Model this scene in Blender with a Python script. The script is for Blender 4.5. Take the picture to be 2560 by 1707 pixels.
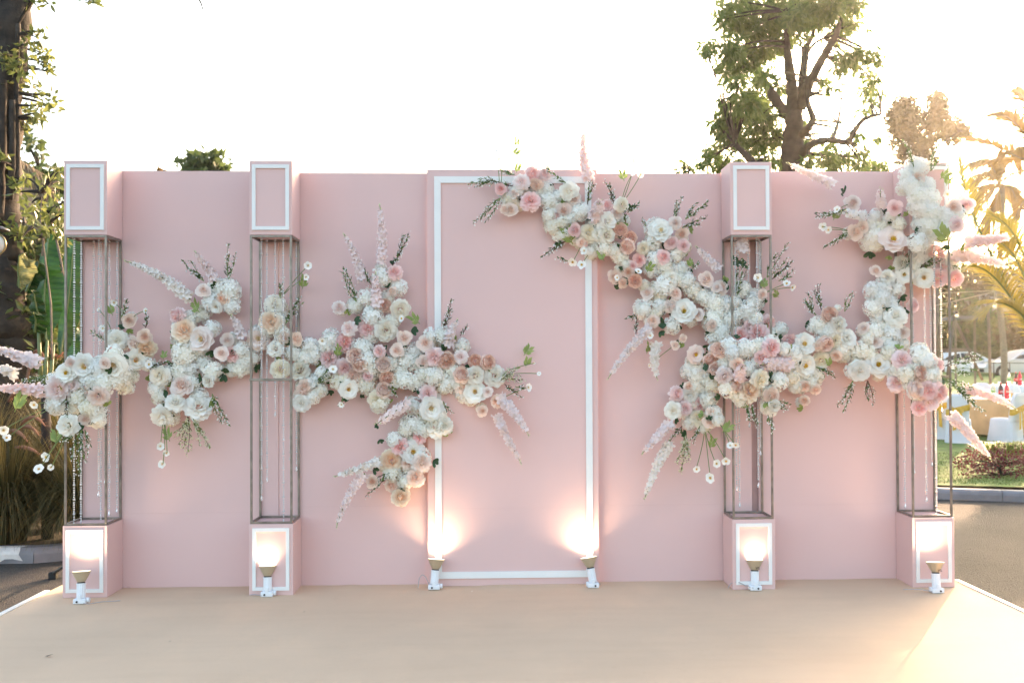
import bpy, math, random
import numpy as np
from mathutils import Vector, Matrix, Quaternion
D = bpy.data
SC = bpy.context.scene
COL = SC.collection
for _o in list(D.objects): D.objects.remove(_o)
R = math.radians
rnd = random.Random(7)
rng = np.random.default_rng(11)

# ------------------------------------------------------------------ camera
F_PX = 2489.0                      # 35 mm lens on a 2560 px wide picture
CAM = np.array([-.0971, -6.9443, 1.5769])
YAW, PIT, ROL = .0338, .0126, -.0045
SX, SY = 39.68, 27.8
def _axes():
    cy, sy = math.cos(YAW), math.sin(YAW); cp, sp = math.cos(PIT), math.sin(PIT); cr, sr = math.cos(ROL), math.sin(ROL)
    f = np.array([sy*cp, cy*cp, sp]); rt = np.array([cy, -sy, 0.]); up = np.cross(rt, f)
    return cr*rt+sr*up, -sr*rt+cr*up, f
RT, UP, FW = _axes()
cam_d = D.cameras.new('camera'); cam = D.objects.new('camera', cam_d); COL.objects.link(cam)
mw = Matrix.Identity(4)
for i in range(3):
    mw[i][0] = RT[i]; mw[i][1] = UP[i]; mw[i][2] = -FW[i]; mw[i][3] = CAM[i]
cam.matrix_world = mw
cam_d.sensor_width = 36; cam_d.lens = 36*F_PX/2560
cam_d.shift_x = -SX/2560; cam_d.shift_y = SY/2560
cam_d.clip_end = 3000
cam_d.dof.use_dof = True; cam_d.dof.focus_distance = 7.0; cam_d.dof.aperture_fstop = 2.8
SC.camera = cam

# ------------------------------------------------------------------ world, sun, exposure
SUN_AZ, SUN_EL = R(31.5), R(16.0)
w = D.worlds.new("World"); SC.world = w; w.use_nodes = True
nt = w.node_tree; nt.nodes.clear()
sky = nt.nodes.new('ShaderNodeTexSky'); sky.sky_type = 'NISHITA'; sky.sun_disc = False
sky.sun_elevation = SUN_EL; sky.sun_rotation = SUN_AZ
sky.air_density = 1.0; sky.dust_density = 4.0; sky.ozone_density = 1.0
bg = nt.nodes.new('ShaderNodeBackground'); bg.inputs[1].default_value = 0.15
out = nt.nodes.new('ShaderNodeOutputWorld')
wb = nt.nodes.new('ShaderNodeMixRGB'); wb.blend_type = 'MULTIPLY'; wb.inputs[0].default_value = 1.0
wb.inputs[2].default_value = (1.06, 1.0, .90, 1)       # the camera's warm white balance
nt.links.new(sky.outputs[0], wb.inputs[1]); nt.links.new(wb.outputs[0], bg.inputs[0]); nt.links.new(bg.outputs[0], out.inputs[0])
sl = D.lights.new('sun', 'SUN'); sl.energy = 2.5; sl.angle = R(0.5); sl.color = (1.0, .64, .40)
so = D.objects.new('sun', sl); COL.objects.link(so)
sdir = Vector((math.sin(SUN_AZ)*math.cos(SUN_EL), math.cos(SUN_AZ)*math.cos(SUN_EL), math.sin(SUN_EL)))
so.rotation_euler = sdir.to_track_quat('Z', 'Y').to_euler(); so.location = (20, 30, 20)
SC.view_settings.view_transform = 'Standard'; SC.view_settings.look = 'None'
SC.view_settings.exposure = 2.5; SC.view_settings.gamma = 1.0; SC.view_settings.use_curve_mapping = False
SC.render.engine = 'CYCLES'
SC.cycles.use_denoising = True
try: SC.cycles.denoiser = 'OPENIMAGEDENOISE'
except Exception: pass
SC.cycles.max_bounces = 10; SC.cycles.transparent_max_bounces = 8; SC.cycles.diffuse_bounces = 8
SC.cycles.sample_clamp_indirect = 6.0
LAMP_W = 0.44
LAMP_COL = (1.0, .72, .46)

# ------------------------------------------------------------------ where things stand: survey the picture into metres
def ray(u, v): return RT*((u-1280-SX)/F_PX) + UP*(-(v-853.5-SY)/F_PX) + FW
def at(u, v, y):
    d = ray(u, v); return CAM + d*((y-CAM[1])/d[1])
def atz(u, v, z):
    d = ray(u, v); return CAM + d*((z-CAM[2])/d[2])
def px(y): return (y-CAM[1])/F_PX      # metres per source pixel at distance y

# ------------------------------------------------------------------ helpers
def tag(o, label=None, cat=None, group=None, kind=None):
    if label: o['label'] = label
    if cat: o['category'] = cat
    if group: o['group'] = group
    if kind: o['kind'] = kind
    return o
def empty(name, loc=(0, 0, 0), label=None, cat=None, group=None):
    o = D.objects.new(name, None); COL.objects.link(o); o.location = [float(c) for c in loc]
    o.empty_display_size = .1
    return tag(o, label, cat, group)

class MB:
    """collects faces; build() links them as one mesh object"""
    def __init__(s): s.v = []; s.f = []; s.m = []; s.t = []; s.n = 0
    def add(s, verts, faces, mat=0, tone=None):
        verts = np.asarray(verts, float).reshape(-1, 3)
        s.v.append(verts); b = s.n
        for f in faces: s.f.append([i+b for i in f])
        s.m += [mat]*len(faces); s.n += len(verts)
        if tone is None: tone = np.full(len(verts), .5)
        s.t.append(np.broadcast_to(np.asarray(tone, float), (len(verts),)))
        return s
    def box(s, a, b, mat=0, bev=0.0):
        (x0, y0, z0), (x1, y1, z1) = a, b
        x0, x1 = min(x0, x1), max(x0, x1); y0, y1 = min(y0, y1), max(y0, y1); z0, z1 = min(z0, z1), max(z0, z1)
        if bev <= 0:
            v = [(x0,y0,z0),(x1,y0,z0),(x1,y1,z0),(x0,y1,z0),(x0,y0,z1),(x1,y0,z1),(x1,y1,z1),(x0,y1,z1)]
            return s.add(v, [(0,3,2,1),(4,5,6,7),(0,1,5,4),(1,2,6,5),(2,3,7,6),(3,0,4,7)], mat)
        import bmesh
        bm = bmesh.new(); bmesh.ops.create_cube(bm, size=1)
        for q in bm.verts: q.co = Vector((x0+(q.co.x+.5)*(x1-x0), y0+(q.co.y+.5)*(y1-y0), z0+(q.co.z+.5)*(z1-z0)))
        bmesh.ops.bevel(bm, geom=bm.edges[:], offset=bev, segments=2, affect='EDGES', profile=.5)
        bm.verts.index_update()
        s.add([q.co[:] for q in bm.verts], [[q.index for q in f.verts] for f in bm.faces], mat); bm.free(); return s
    def tube(s, pts, rad, n=8, mat=0, tone=None, cap=True):
        pts = np.asarray(pts, float); k = len(pts)
        rad = np.broadcast_to(np.asarray(rad, float), (k,))
        tg = np.gradient(pts, axis=0); tg /= np.linalg.norm(tg, axis=1)[:, None]+1e-9
        ref = np.array([0, 0, 1.]) if abs(tg[0][2]) < .9 else np.array([0, 1., 0])
        vs = []
        a = np.cross(tg[0], ref); a /= np.linalg.norm(a)
        for i in range(k):
            a = a-tg[i]*(a@tg[i]); a /= np.linalg.norm(a)+1e-9; b = np.cross(tg[i], a)
            th = np.arange(n)*2*math.pi/n
            vs.append(pts[i]+rad[i]*(np.cos(th)[:, None]*a+np.sin(th)[:, None]*b))
        fs = []
        for i in range(k-1):
            for j in range(n):
                fs.append((i*n+j, i*n+(j+1) % n, (i+1)*n+(j+1) % n, (i+1)*n+j))
        if cap: fs.append(tuple(range(n))[::-1]); fs.append(tuple((k-1)*n+j for j in range(n)))
        return s.add(np.vstack(vs), fs, mat, tone)
    def lathe(s, prof, n=16, mat=0, axis_pt=(0, 0, 0), M=None):
        vs = []
        for r, z in prof:
            for j in range(n):
                a = j*2*math.pi/n; vs.append((r*math.cos(a), r*math.sin(a), z))
        vs = np.array(vs)
        if M is not None: vs = vs@np.array(M).T
        vs = vs+np.array(axis_pt)
        fs = []
        for i in range(len(prof)-1):
            for j in range(n): fs.append((i*n+j, i*n+(j+1) % n, (i+1)*n+(j+1) % n, (i+1)*n+j))
        if prof[0][0] > 1e-6: fs.append(tuple(range(n))[::-1])
        if prof[-1][0] > 1e-6: fs.append(tuple((len(prof)-1)*n+j for j in range(n)))
        return s.add(vs, fs, mat)
    def mesh(s, name, smooth=False):
        me = D.meshes.new(name)
        if s.n:
            me.from_pydata(np.vstack(s.v).tolist(), [], s.f)
            me.polygons.foreach_set('material_index', s.m)
            at_ = me.attributes.new('tone', 'FLOAT', 'POINT'); at_.data.foreach_set('value', np.concatenate(s.t).astype(np.float32))
            if smooth: me.polygons.foreach_set('use_smooth', [True]*len(me.polygons))
            me.update()
        return me
    def build(s, name, mats, parent=None, smooth=False, label=None, cat=None, group=None, kind=None):
        if not isinstance(mats, (list, tuple)): mats = [mats]
        if parent is not None and s.n:
            off = np.array(wloc(parent)); s.v = [v-off for v in s.v]
        me = s.mesh(name, smooth)
        for m in mats: me.materials.append(m)
        o = D.objects.new(name, me); COL.objects.link(o)
        if parent is not None: o.parent = parent
        return tag(o, label, cat, group, kind)
def wloc(o):
    p = Vector((0, 0, 0))
    while o is not None: p += o.location; o = o.parent
    return p

# vectorised leaf cards: a folded diamond of two triangles each
def leaf_cards(mb, P, Dn, L, W, tone, mat=0, fold=.25):
    n = len(P)
    Dn = Dn/(np.linalg.norm(Dn, axis=1)[:, None]+1e-9)
    ref = rng.normal(size=(n, 3)); S = np.cross(Dn, ref); S /= np.linalg.norm(S, axis=1)[:, None]+1e-9
    N = np.cross(Dn, S)
    L = np.broadcast_to(L, (n,))[:, None]; W = np.broadcast_to(W, (n,))[:, None]
    mid = P+Dn*L*.45
    a = P; b = mid+S*W+N*W*fold; c = P+Dn*L; d = mid-S*W+N*W*fold
    vs = np.stack([a, b, c, d], 1).reshape(-1, 3)
    fs = []
    for i in range(n): k = 4*i; fs += [(k, k+1, k+2), (k, k+2, k+3)]
    mb.add(vs, fs, mat, np.repeat(tone, 4))

# ------------------------------------------------------------------ materials
def mat_new(name):
    m = D.materials.new(name); m.use_nodes = True; n = m.node_tree.nodes; n.clear()
    return m, n, m.node_tree.links
def mat(name, col, rough=.6, var=.06, scale=8., bump=0., bscale=60., metal=0., spec=.5, col2=None, detail=4.):
    m, n, l = mat_new(name)
    o = n.new('ShaderNodeOutputMaterial'); b = n.new('ShaderNodeBsdfPrincipled'); l.new(b.outputs[0], o.inputs[0])
    tc = n.new('ShaderNodeTexCoord'); nz = n.new('ShaderNodeTexNoise'); nz.inputs['Scale'].default_value = scale; nz.inputs['Detail'].default_value = detail
    l.new(tc.outputs['Object'], nz.inputs['Vector'])
    cr = n.new('ShaderNodeValToRGB'); l.new(nz.outputs[0], cr.inputs[0])
    c2 = col2 if col2 else tuple(min(1, c*(1+var)) for c in col); c1 = col if col2 else tuple(c*(1-var) for c in col)
    cr.color_ramp.elements[0].position = .3; cr.color_ramp.elements[1].position = .7
    cr.color_ramp.elements[0].color = (*c1, 1); cr.color_ramp.elements[1].color = (*c2, 1)
    l.new(cr.outputs[0], b.inputs['Base Color'])
    b.inputs['Roughness'].default_value = rough; b.inputs['Metallic'].default_value = metal
    b.inputs['Specular IOR Level'].default_value = spec
    if bump > 0:
        n2 = n.new('ShaderNodeTexNoise'); n2.inputs['Scale'].default_value = bscale; n2.inputs['Detail'].default_value = 5
        l.new(tc.outputs['Object'], n2.inputs['Vector'])
        bp = n.new('ShaderNodeBump'); bp.inputs['Strength'].default_value = bump; bp.inputs['Distance'].default_value = .01
        l.new(n2.outputs[0], bp.inputs['Height']); l.new(bp.outputs[0], b.inputs['Normal'])
    return m
def mat_petal(name, inner, outer, trans=.3, rough=.75, mid=.55, objvar=.1):
    """petals: own colour runs from heart (tone 0) to rim (tone 1); thin, lets light through"""
    m, n, l = mat_new(name)
    o = n.new('ShaderNodeOutputMaterial')
    a = n.new('ShaderNodeAttribute'); a.attribute_name = 'tone'
    cr = n.new('ShaderNodeValToRGB'); l.new(a.outputs['Fac'], cr.inputs[0])
    cr.color_ramp.elements[0].color = (*inner, 1); cr.color_ramp.elements[1].color = (*outer, 1)
    cr.color_ramp.elements[1].position = mid
    oi = n.new('ShaderNodeObjectInfo'); hv = n.new('ShaderNodeHueSaturation'); l.new(cr.outputs[0], hv.inputs['Color'])
    mp = n.new('ShaderNodeMapRange'); mp.inputs[3].default_value = 1-objvar*2.5; mp.inputs[4].default_value = 1+objvar*2.5
    l.new(oi.outputs['Random'], mp.inputs[0]); l.new(mp.outputs[0], hv.inputs['Saturation'])
    mp2 = n.new('ShaderNodeMapRange'); mp2.inputs[3].default_value = 1-objvar*.7; mp2.inputs[4].default_value = 1.02
    ml = n.new('ShaderNodeMath'); ml.operation = 'MULTIPLY'; ml.inputs[1].default_value = 7.13
    fr = n.new('ShaderNodeMath'); fr.operation = 'FRACT'
    l.new(oi.outputs['Random'], ml.inputs[0]); l.new(ml.outputs[0], fr.inputs[0]); l.new(fr.outputs[0], mp2.inputs[0]); l.new(mp2.outputs[0], hv.inputs['Value'])
    b = n.new('ShaderNodeBsdfPrincipled'); b.inputs['Roughness'].default_value = rough; b.inputs['Specular IOR Level'].default_value = .2
    t = n.new('ShaderNodeBsdfTranslucent'); mx = n.new('ShaderNodeMixShader'); mx.inputs[0].default_value = trans
    l.new(hv.outputs[0], b.inputs['Base Color']); l.new(hv.outputs[0], t.inputs[0])
    l.new(b.outputs[0], mx.inputs[1]); l.new(t.outputs[0], mx.inputs[2]); l.new(mx.outputs[0], o.inputs[0])
    return m
def mat_leaf(name, c1, c2, trans=.35, rough=.45, tcol=None, spec=.4):
    m, n, l = mat_new(name)
    o = n.new('ShaderNodeOutputMaterial')
    a = n.new('ShaderNodeAttribute'); a.attribute_name = 'tone'
    cr = n.new('ShaderNodeValToRGB'); l.new(a.outputs['Fac'], cr.inputs[0])
    cr.color_ramp.elements[0].color = (*c1, 1); cr.color_ramp.elements[1].color = (*c2, 1)
    b = n.new('ShaderNodeBsdfPrincipled'); b.inputs['Roughness'].default_value = rough; b.inputs['Specular IOR Level'].default_value = spec
    t = n.new('ShaderNodeBsdfTranslucent'); mx = n.new('ShaderNodeMixShader'); mx.inputs[0].default_value = trans
    l.new(cr.outputs[0], b.inputs['Base Color'])
    if tcol: t.inputs[0].default_value = (*tcol, 1)
    else: l.new(cr.outputs[0], t.inputs[0])
    l.new(b.outputs[0], mx.inputs[1]); l.new(t.outputs[0], mx.inputs[2]); l.new(mx.outputs[0], o.inputs[0])
    return m
def mat_emit(name, col, s):
    m, n, l = mat_new(name); o = n.new('ShaderNodeOutputMaterial'); e = n.new('ShaderNodeEmission')
    e.inputs[0].default_value = (*col, 1); e.inputs[1].default_value = s; l.new(e.outputs[0], o.inputs[0]); return m
def mat_glass(name, col, rough=.05, ior=1.45, trans=1.0):
    m, n, l = mat_new(name); o = n.new('ShaderNodeOutputMaterial'); b = n.new('ShaderNodeBsdfPrincipled')
    b.inputs['Base Color'].default_value = (*col, 1); b.inputs['Roughness'].default_value = rough
    b.inputs['Transmission Weight'].default_value = trans; b.inputs['IOR'].default_value = ior
    l.new(b.outputs[0], o.inputs[0]); return m

PINK = mat('pink_paint', (.71, .48, .455), .62, .025, 1.3, .12, 220., spec=.3)
PINK_IN = mat('pink_paint_inner', (.66, .43, .41), .62, .03, 2., .12, 220., spec=.3)
WHITE = mat('white_trim_paint', (.79, .78, .765), .5, .03, 6., .08, 150., spec=.35)
STEEL = mat('brushed_steel', (.25, .21, .18), .40, .3, 14., .1, 120., metal=.7)
BATTEN = mat('brown_batten', (.17, .09, .075), .7, .2, 9.)
CARPET = mat('tan_carpet', (.75, .55, .385), .95, .07, .55, .5, 420., spec=.1)
def carpet_marks(m):
    n, l = m.node_tree.nodes, m.node_tree.links
    b = next(q for q in n if q.type == 'BSDF_PRINCIPLED'); src = b.inputs['Base Color'].links[0].from_socket
    tc = next(q for q in n if q.type == 'TEX_COORD'); prev = src
    for sc, lo, hi, col, rot in (((1.2, 9., 1.), .45, .80, (.965, .955, .945), .15), ((26., 26., 26.), .66, .74, (.95, .94, .93), 0.), ((3.5, 2.5, 1.), .5, .75, (1.05, 1.04, 1.03), .6), ((300., 300., 300.), .35, .65, (.90, .90, .90), 0.)):
        mp = n.new('ShaderNodeMapping'); mp.inputs['Scale'].default_value = sc; mp.inputs['Rotation'].default_value = (0, 0, rot); l.new(tc.outputs['Object'], mp.inputs['Vector'])
        nz = n.new('ShaderNodeTexNoise'); nz.inputs['Scale'].default_value = 1.; nz.inputs['Detail'].default_value = 6; l.new(mp.outputs[0], nz.inputs['Vector'])
        r = n.new('ShaderNodeValToRGB'); r.color_ramp.elements[0].position = lo; r.color_ramp.elements[1].position = hi
        r.color_ramp.elements[0].color = (1, 1, 1, 1); r.color_ramp.elements[1].color = (*col, 1); l.new(nz.outputs[0], r.inputs[0])
        mx = n.new('ShaderNodeMixRGB'); mx.blend_type = 'MULTIPLY'; mx.inputs[0].default_value = 1; l.new(prev, mx.inputs[1]); l.new(r.outputs[0], mx.inputs[2]); prev = mx.outputs[0]
    l.new(prev, b.inputs['Base Color'])
carpet_marks(CARPET)
EDGE = mat('white_edge_trim', (.72, .70, .66), .6, .06, 6.)
PLAST = mat('white_plastic', (.76, .77, .80), .35, .02, 8.)
DARKP = mat('dark_collar', (.02, .018, .02), .5)
BULB = mat('gold_reflector', (.52, .42, .29), .3, .05, 10., metal=.25)
LETTER = mat('dark_print', (.05, .035, .03), .6)
BULBFACE = mat_emit('lit_bulb_face', (1.0, .78, .52), 1.1)
CABLE = mat('grey_cable', (.42, .38, .38), .5)
BLACK = mat('black_metal', (.015, .015, .017), .45)
CRYSTAL = mat_glass('crystal', (.97, .96, .95), .10, 1.5, .55)

# ------------------------------------------------------------------ ground
def ground_z(x, y):
    return -.25
def lawn_z(y): return -.13 + .036*max(0, y-9)
# asphalt: one sheet to the horizon
am, n_, l_ = mat_new('asphalt')
o_ = n_.new('ShaderNodeOutputMaterial'); b_ = n_.new('ShaderNodeBsdfPrincipled'); l_.new(b_.outputs[0], o_.inputs[0])
tc_ = n_.new('ShaderNodeTexCoord')
nz1 = n_.new('ShaderNodeTexNoise'); nz1.inputs['Scale'].default_value = .7; nz1.inputs['Detail'].default_value = 6
nz2 = n_.new('ShaderNodeTexVoronoi'); nz2.inputs['Scale'].default_value = 75
l_.new(tc_.outputs['Object'], nz1.inputs['Vector']); l_.new(tc_.outputs['Object'], nz2.inputs['Vector'])
r1 = n_.new('ShaderNodeValToRGB'); l_.new(nz1.outputs[0], r1.inputs[0])
r1.color_ramp.elements[0].color = (.019, .018, .018, 1); r1.color_ramp.elements[1].color = (.042, .039, .037, 1)
r1.color_ramp.elements[0].position = .35; r1.color_ramp.elements[1].position = .65
r2 = n_.new('ShaderNodeValToRGB'); l_.new(nz2.outputs['Color'], r2.inputs[0])
r2.color_ramp.elements[0].color = (.6, .6, .6, 1); r2.color_ramp.elements[1].color = (1.5, 1.45, 1.35, 1)
mx_ = n_.new('ShaderNodeMixRGB'); mx_.blend_type = 'MULTIPLY'; mx_.inputs[0].default_value = 1
l_.new(r1.outputs[0], mx_.inputs[1]); l_.new(r2.outputs[0], mx_.inputs[2]); l_.new(mx_.outputs[0], b_.inputs['Base Color'])
b_.inputs['Roughness'].default_value = .9
bp_ = n_.new('ShaderNodeBump'); bp_.inputs['Strength'].default_value = .9; bp_.inputs['Distance'].default_value = .012
l_.new(nz2.outputs['Distance'], bp_.inputs['Height']); l_.new(bp_.outputs[0], b_.inputs['Normal'])
MB().add([(-240, -40, -.25), (240, -40, -.25), (240, 240, -.25), (-240, 240, -.25)], [(0, 1, 2, 3)]).build('asphalt_ground', am, kind='structure')
# lawn beyond the right kerb, rising gently
GRASSM = mat('lawn_turf', (.10, .17, .025), .9, .35, 5., .6, 60.)
lm = MB(); ys = [6.95, 9, 12, 16, 20, 26, 34, 45, 70, 120]
vs = []; fs = []
for i, y in enumerate(ys):
    for x in (3.5, 6, 9, 14, 22, 40, 80): vs.append((x, y-(x-6)*.36*(1 if i == 0 else 0)*0.9, lawn_z(y)+rnd.uniform(-.01, .01)))
for i in range(len(ys)-1):
    for j in range(6): fs.append((i*7+j, i*7+j+1, (i+1)*7+j+1, (i+1)*7+j))
lm.add(vs, fs).build('lawn', GRASSM, kind='structure')
soil = mat('planting_bed_soil', (.05, .036, .022), .95, .3, 6.)
MB().add([(-30, 2.75, -.12), (-3.9, 2.75, -.12), (-3.1, 3.6, -.12), (-2.9, 40, -.12), (-30, 40, -.12)], [(0, 1, 2, 3, 4)]).build('planting_bed', soil, kind='structure')

KERB = mat('concrete_kerb', (.20, .20, .215), .8, .18, 5., .3, 60.)
KWHITE = mat('chipped_white_paint', (.66, .66, .64), .7, .12, 12.)
def kerb_run(name, pts, label, length):
    """kerb of separate cast stones along a line"""
    root = empty(name, (*pts[0], -.25), label, 'kerb')
    pts = [np.array(p, float) for p in pts]
    for a, b in zip(pts[:-1], pts[1:]):
        Lg = np.linalg.norm(b-a); k = max(1, int(round(Lg/length))); d = (b-a)/Lg; nrm = np.array([-d[1], d[0]])
        if nrm[1] < 0: nrm = -nrm
        for i in range(k):
            p0 = a+d*(Lg*i/k+.004); p1 = a+d*(Lg*(i+1)/k-.004)
            prof = [(0, 0), (.0, .08), (.012, .115), (.045, .14), (.15, .145), (.15, 0)]
            v = [(p[0]+nrm[0]*q, p[1]+nrm[1]*q, -.25+h) for p in (p0, p1) for q, h in prof]
            m6 = len(prof); f = [(j, (j+1) % m6, m6+(j+1) % m6, m6+j) for j in range(m6)]+[tuple(range(m6))[::-1], tuple(range(m6, 2*m6))]
            MB().add(v, f).build('kerb_stone', KERB, root)
    return root
kerb_run('kerb', [(3.6, 7.1), (5.2, 6.53), (6.6, 6.0), (9.0, 5.1)], 'grey concrete kerb along the lawn edge on the right', 1.0)
kl = kerb_run('kerb', [(-6.8, 2.5), (-4.40, 2.52), (-4.1, 2.66), (-3.92, 3.0), (-3.85, 3.6)], 'grey kerb with flaking white paint beside the grass clump', .9)
# flaking white paint patch: its own thin skin proud of the stone
v = []; base = [(-5.6, 0), (-4.78, 0)]
pz = [(.0, .045), (-.003, .085), (.0095, .119), (.044, .1435), (.11, .1475)]
xs = np.linspace(-5.6, -4.52, 16)
for i, x in enumerate(xs):
    for j, (q, h) in enumerate(pz):
        xe = x+rnd.uniform(-.03, .03)*(i == 15)
        hh = h-(.045*(rnd.random()**2)+.0 if j == 0 else 0)
        v.append((xe, 2.5+q-.003+.02*(x+6.8)/2.4, -.25+hh))
MB().add(v, [(i*5+j, (i+1)*5+j, (i+1)*5+j+1, i*5+j+1) for i in range(15) for j in range(4)]).build('paint_patch', KWHITE, kl)

# ------------------------------------------------------------------ stage
stage = empty('stage', (0, -2, -.25), 'low stage covered in tan carpet in front of the pink backdrop', 'stage')
x0, x1 = -3.235, 3.235
nx, ny = 150, 90
cv = []; yy = np.linspace(-4.6, .42, ny); xx = np.linspace(x0, x1, nx)
def carp(x, y):
    z = .0012*math.sin(3.1*x+.7*y)+.001*math.sin(7*x-4*y+1)
    e = math.exp(-((y-.20)/.05)**2)           # the loose edge of the carpet buckles along the wall
    z += e*(.006*max(0, math.sin(2.3*x+.6))+.008*max(0, math.sin(5.7*x+2))**3)
    z += .012*math.exp(-((x+1.13)/.045)**2-((y-.22)/.06)**2)+.008*math.exp(-((x-2.62)/.14)**2-((y-.22)/.06)**2)
    z += .0022*math.exp(-((y+.62-.025*x)/.012)**2)*(1 if x < -1.6 else math.exp(-(x+1.6)*2))
    return z
for y in yy:
    for x in xx: cv.append((x, y, carp(x, y)))
MB().add(cv, [(j*nx+i, j*nx+i+1, (j+1)*nx+i+1, (j+1)*nx+i) for j in range(ny-1) for i in range(nx-1)]).build('carpet', CARPET, stage, smooth=True)
MB().box((x0+.02, -4.58, -.25), (x1-.02, .40, -.02)).build('deck', BATTEN, stage)
for sx in (-1, 1):
    MB().box((sx*3.238, -4.6, -.24), (sx*3.275, .215, .008), bev=.004).build('edge_trim', EDGE, stage)

# ------------------------------------------------------------------ backdrop panels
PY = .29
def panel(name, xa, xb, ztop, seam, y, label, depth=.03, m=PINK, group='pink backdrop panels'):
    root = empty(name, ((xa+xb)/2, y, 0), label, 'backdrop panel', group)
    MB().box((xa, y, .0), (xb, y+depth, seam-.0002)).build('lower_board', m, root)
    MB().box((xa, y, seam+.0002), (xb, y+depth, ztop)).build('upper_board', m, root)
    for q in np.linspace(xa+.04, xb-.04, 3):
        MB().box((q-.02, y+depth+.002, .0), (q+.02, y+depth+.042, ztop-.02)).build('batten', BATTEN, root)
    return root
panel('backdrop_panel', -3.048, -1.652, 2.985, .531, PY, 'pink board panel between the two left columns')
panel('backdrop_panel', -1.648, -.575, 2.973, .566, PY, 'pink board panel between the second column and the framed centre panel')
panel('backdrop_panel', .652, 1.786, 2.977, .555, PY+.012, 'pink board panel right of the framed centre panel')
panel('backdrop_panel', 1.835, 3.16, 2.991, .55, PY, 'pink board panel between the two right columns')
MB().box((1.775, PY+.045, 0), (1.850, PY+.065, 2.95)).build('upright_batten', mat('shaded_pink_batten', (.50, .32, .30), .7, .1, 6.), label='pink upright board with painted-in shade closing the gap between panels behind the third column', cat='batten')  # pink paint darkened in its colour to stand for shade in the gap
dp = empty('door_panel', (.035, .22, 0), 'wide centre pink panel with tall white rectangular frame strip', 'backdrop panel', 'pink backdrop panels')
MB().box((-.576, .22, 0), (.650, .285, .5519)).build('lower_board', PINK, dp)
MB().box((-.576, .22, .5523), (.650, .285, 2.986)).build('upper_board', PINK, dp)
def trim_frame(xa, xb, za, zb, wd, y, th, root):
    """four mitred strips"""
    def strip(quad):
        v = [(x, y-th, z) for x, z in quad]+[(x, y, z) for x, z in quad]
        MB().add(v, [(0, 1, 2, 3), (7, 6, 5, 4), (0, 4, 5, 1), (1, 5, 6, 2), (2, 6, 7, 3), (3, 7, 4, 0)]).build('trim_strip', WHITE, root)
    g = .0006
    strip([(xa, za), (xa+wd, za+wd), (xa+wd, zb-wd), (xa, zb)])
    strip([(xb-wd, za+wd), (xb, za), (xb, zb), (xb-wd, zb-wd)])
    strip([(xa+g, za), (xb-g, za), (xb-wd-g, za+wd), (xa+wd+g, za+wd)])
    strip([(xa+wd+g, zb-wd), (xb-wd-g, zb-wd), (xb-g, zb), (xa+g, zb)])
_a = at(1088.5, 1446, .21); _b = at(1478, 442, .21)
trim_frame(_a[0], _b[0], _a[2], _b[2], .047, .2195, .013, dp)

# ------------------------------------------------------------------ columns
CW, CD = .293, .285
CX = [-3.0535, -1.7876, 1.5697, 2.8478]
CNAME = ['leftmost', 'second from left', 'third from left', 'rightmost']
def bead_mesh():
    mb = MB(); z = 0.; i = 0
    r0 = .0070
    octa = [(0, 0, 1), (1, 0, 0), (0, 1, 0), (-1, 0, 0), (0, -1, 0), (0, 0, -1)]
    of = [(0, 1, 2), (0, 2, 3), (0, 3, 4), (0, 4, 1), (5, 2, 1), (5, 3, 2), (5, 4, 3), (5, 1, 4)]
    while z < 2.0:
        r = r0*(1.0 if i % 6 else 1.35)
        v = []
        for k in range(3):                      # a faceted bead: three rings
            zz = (-.75, 0, .75)[k]*r; rr = (.66, 1, .66)[k]*r
            for j in range(6): v.append((rr*math.cos(j*1.047+k*.52), rr*math.sin(j*1.047+k*.52), -z+zz))
        f = [(k*6+j, k*6+(j+1) % 6, (k+1)*6+(j+1) % 6, (k+1)*6+j) for k in range(2) for j in range(6)]+[tuple(range(6))[::-1], tuple(range(12, 18))]
        mb.add(v, f); z += r*2.25; i += 1
    return mb
BEAD_FULL = bead_mesh()
def bead_strand(x, y, ztop, length, label, group):
    mb = MB(); lim = 0
    for vv in BEAD_FULL.v:
        if -vv[:, 2].min() > length: break
        lim += 1
    nf = lim*14
    v = np.vstack(BEAD_FULL.v[:lim]); mb.add(v+np.array([x, y, ztop]), BEAD_FULL.f[:nf])
    root = mb.build('crystal_strand', CRYSTAL, label=label, cat='bead strand', group=group)
    p = MB(); p.lathe([(.0005, .0), (.003, -.006), (.009, -.026), (.0065, -.036), (.0005, -.042)], 8, axis_pt=(x, y, ztop-length-.002))
    p.build('pendant', CRYSTAL, root)
    # root's own mesh is in world space; keep pendant in world space too
    return root
strands = {0: [(.05, .05, 1.95), (.085, .08, 2.0), (.12, .21, 1.2), (.155, .25, 2.1), (.19, .12, 1.75), (.225, .22, 1.9), (.255, .07, 1.66), (.272, .24, 1.88)],
           1: [(.068, .06, 1.78), (.085, .15, 1.66), (.150, .12, 1.2), (.215, .08, 1.95), (.235, .22, 1.52), (.27, .26, 1.6)],
           2: [(.055, .10, 1.75), (.105, .22, 1.88), (.165, .16, 1.3), (.20, .06, 1.72), (.232, .12, 1.5), (.262, .2, 1.2)],
           3: [(.04, .22, 1.9), (.10, .2, 1.65), (.155, .12, 1.84), (.20, .06, 2.02), (.25, .24, 1.6), (.265, .1, 1.2)]}
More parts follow.
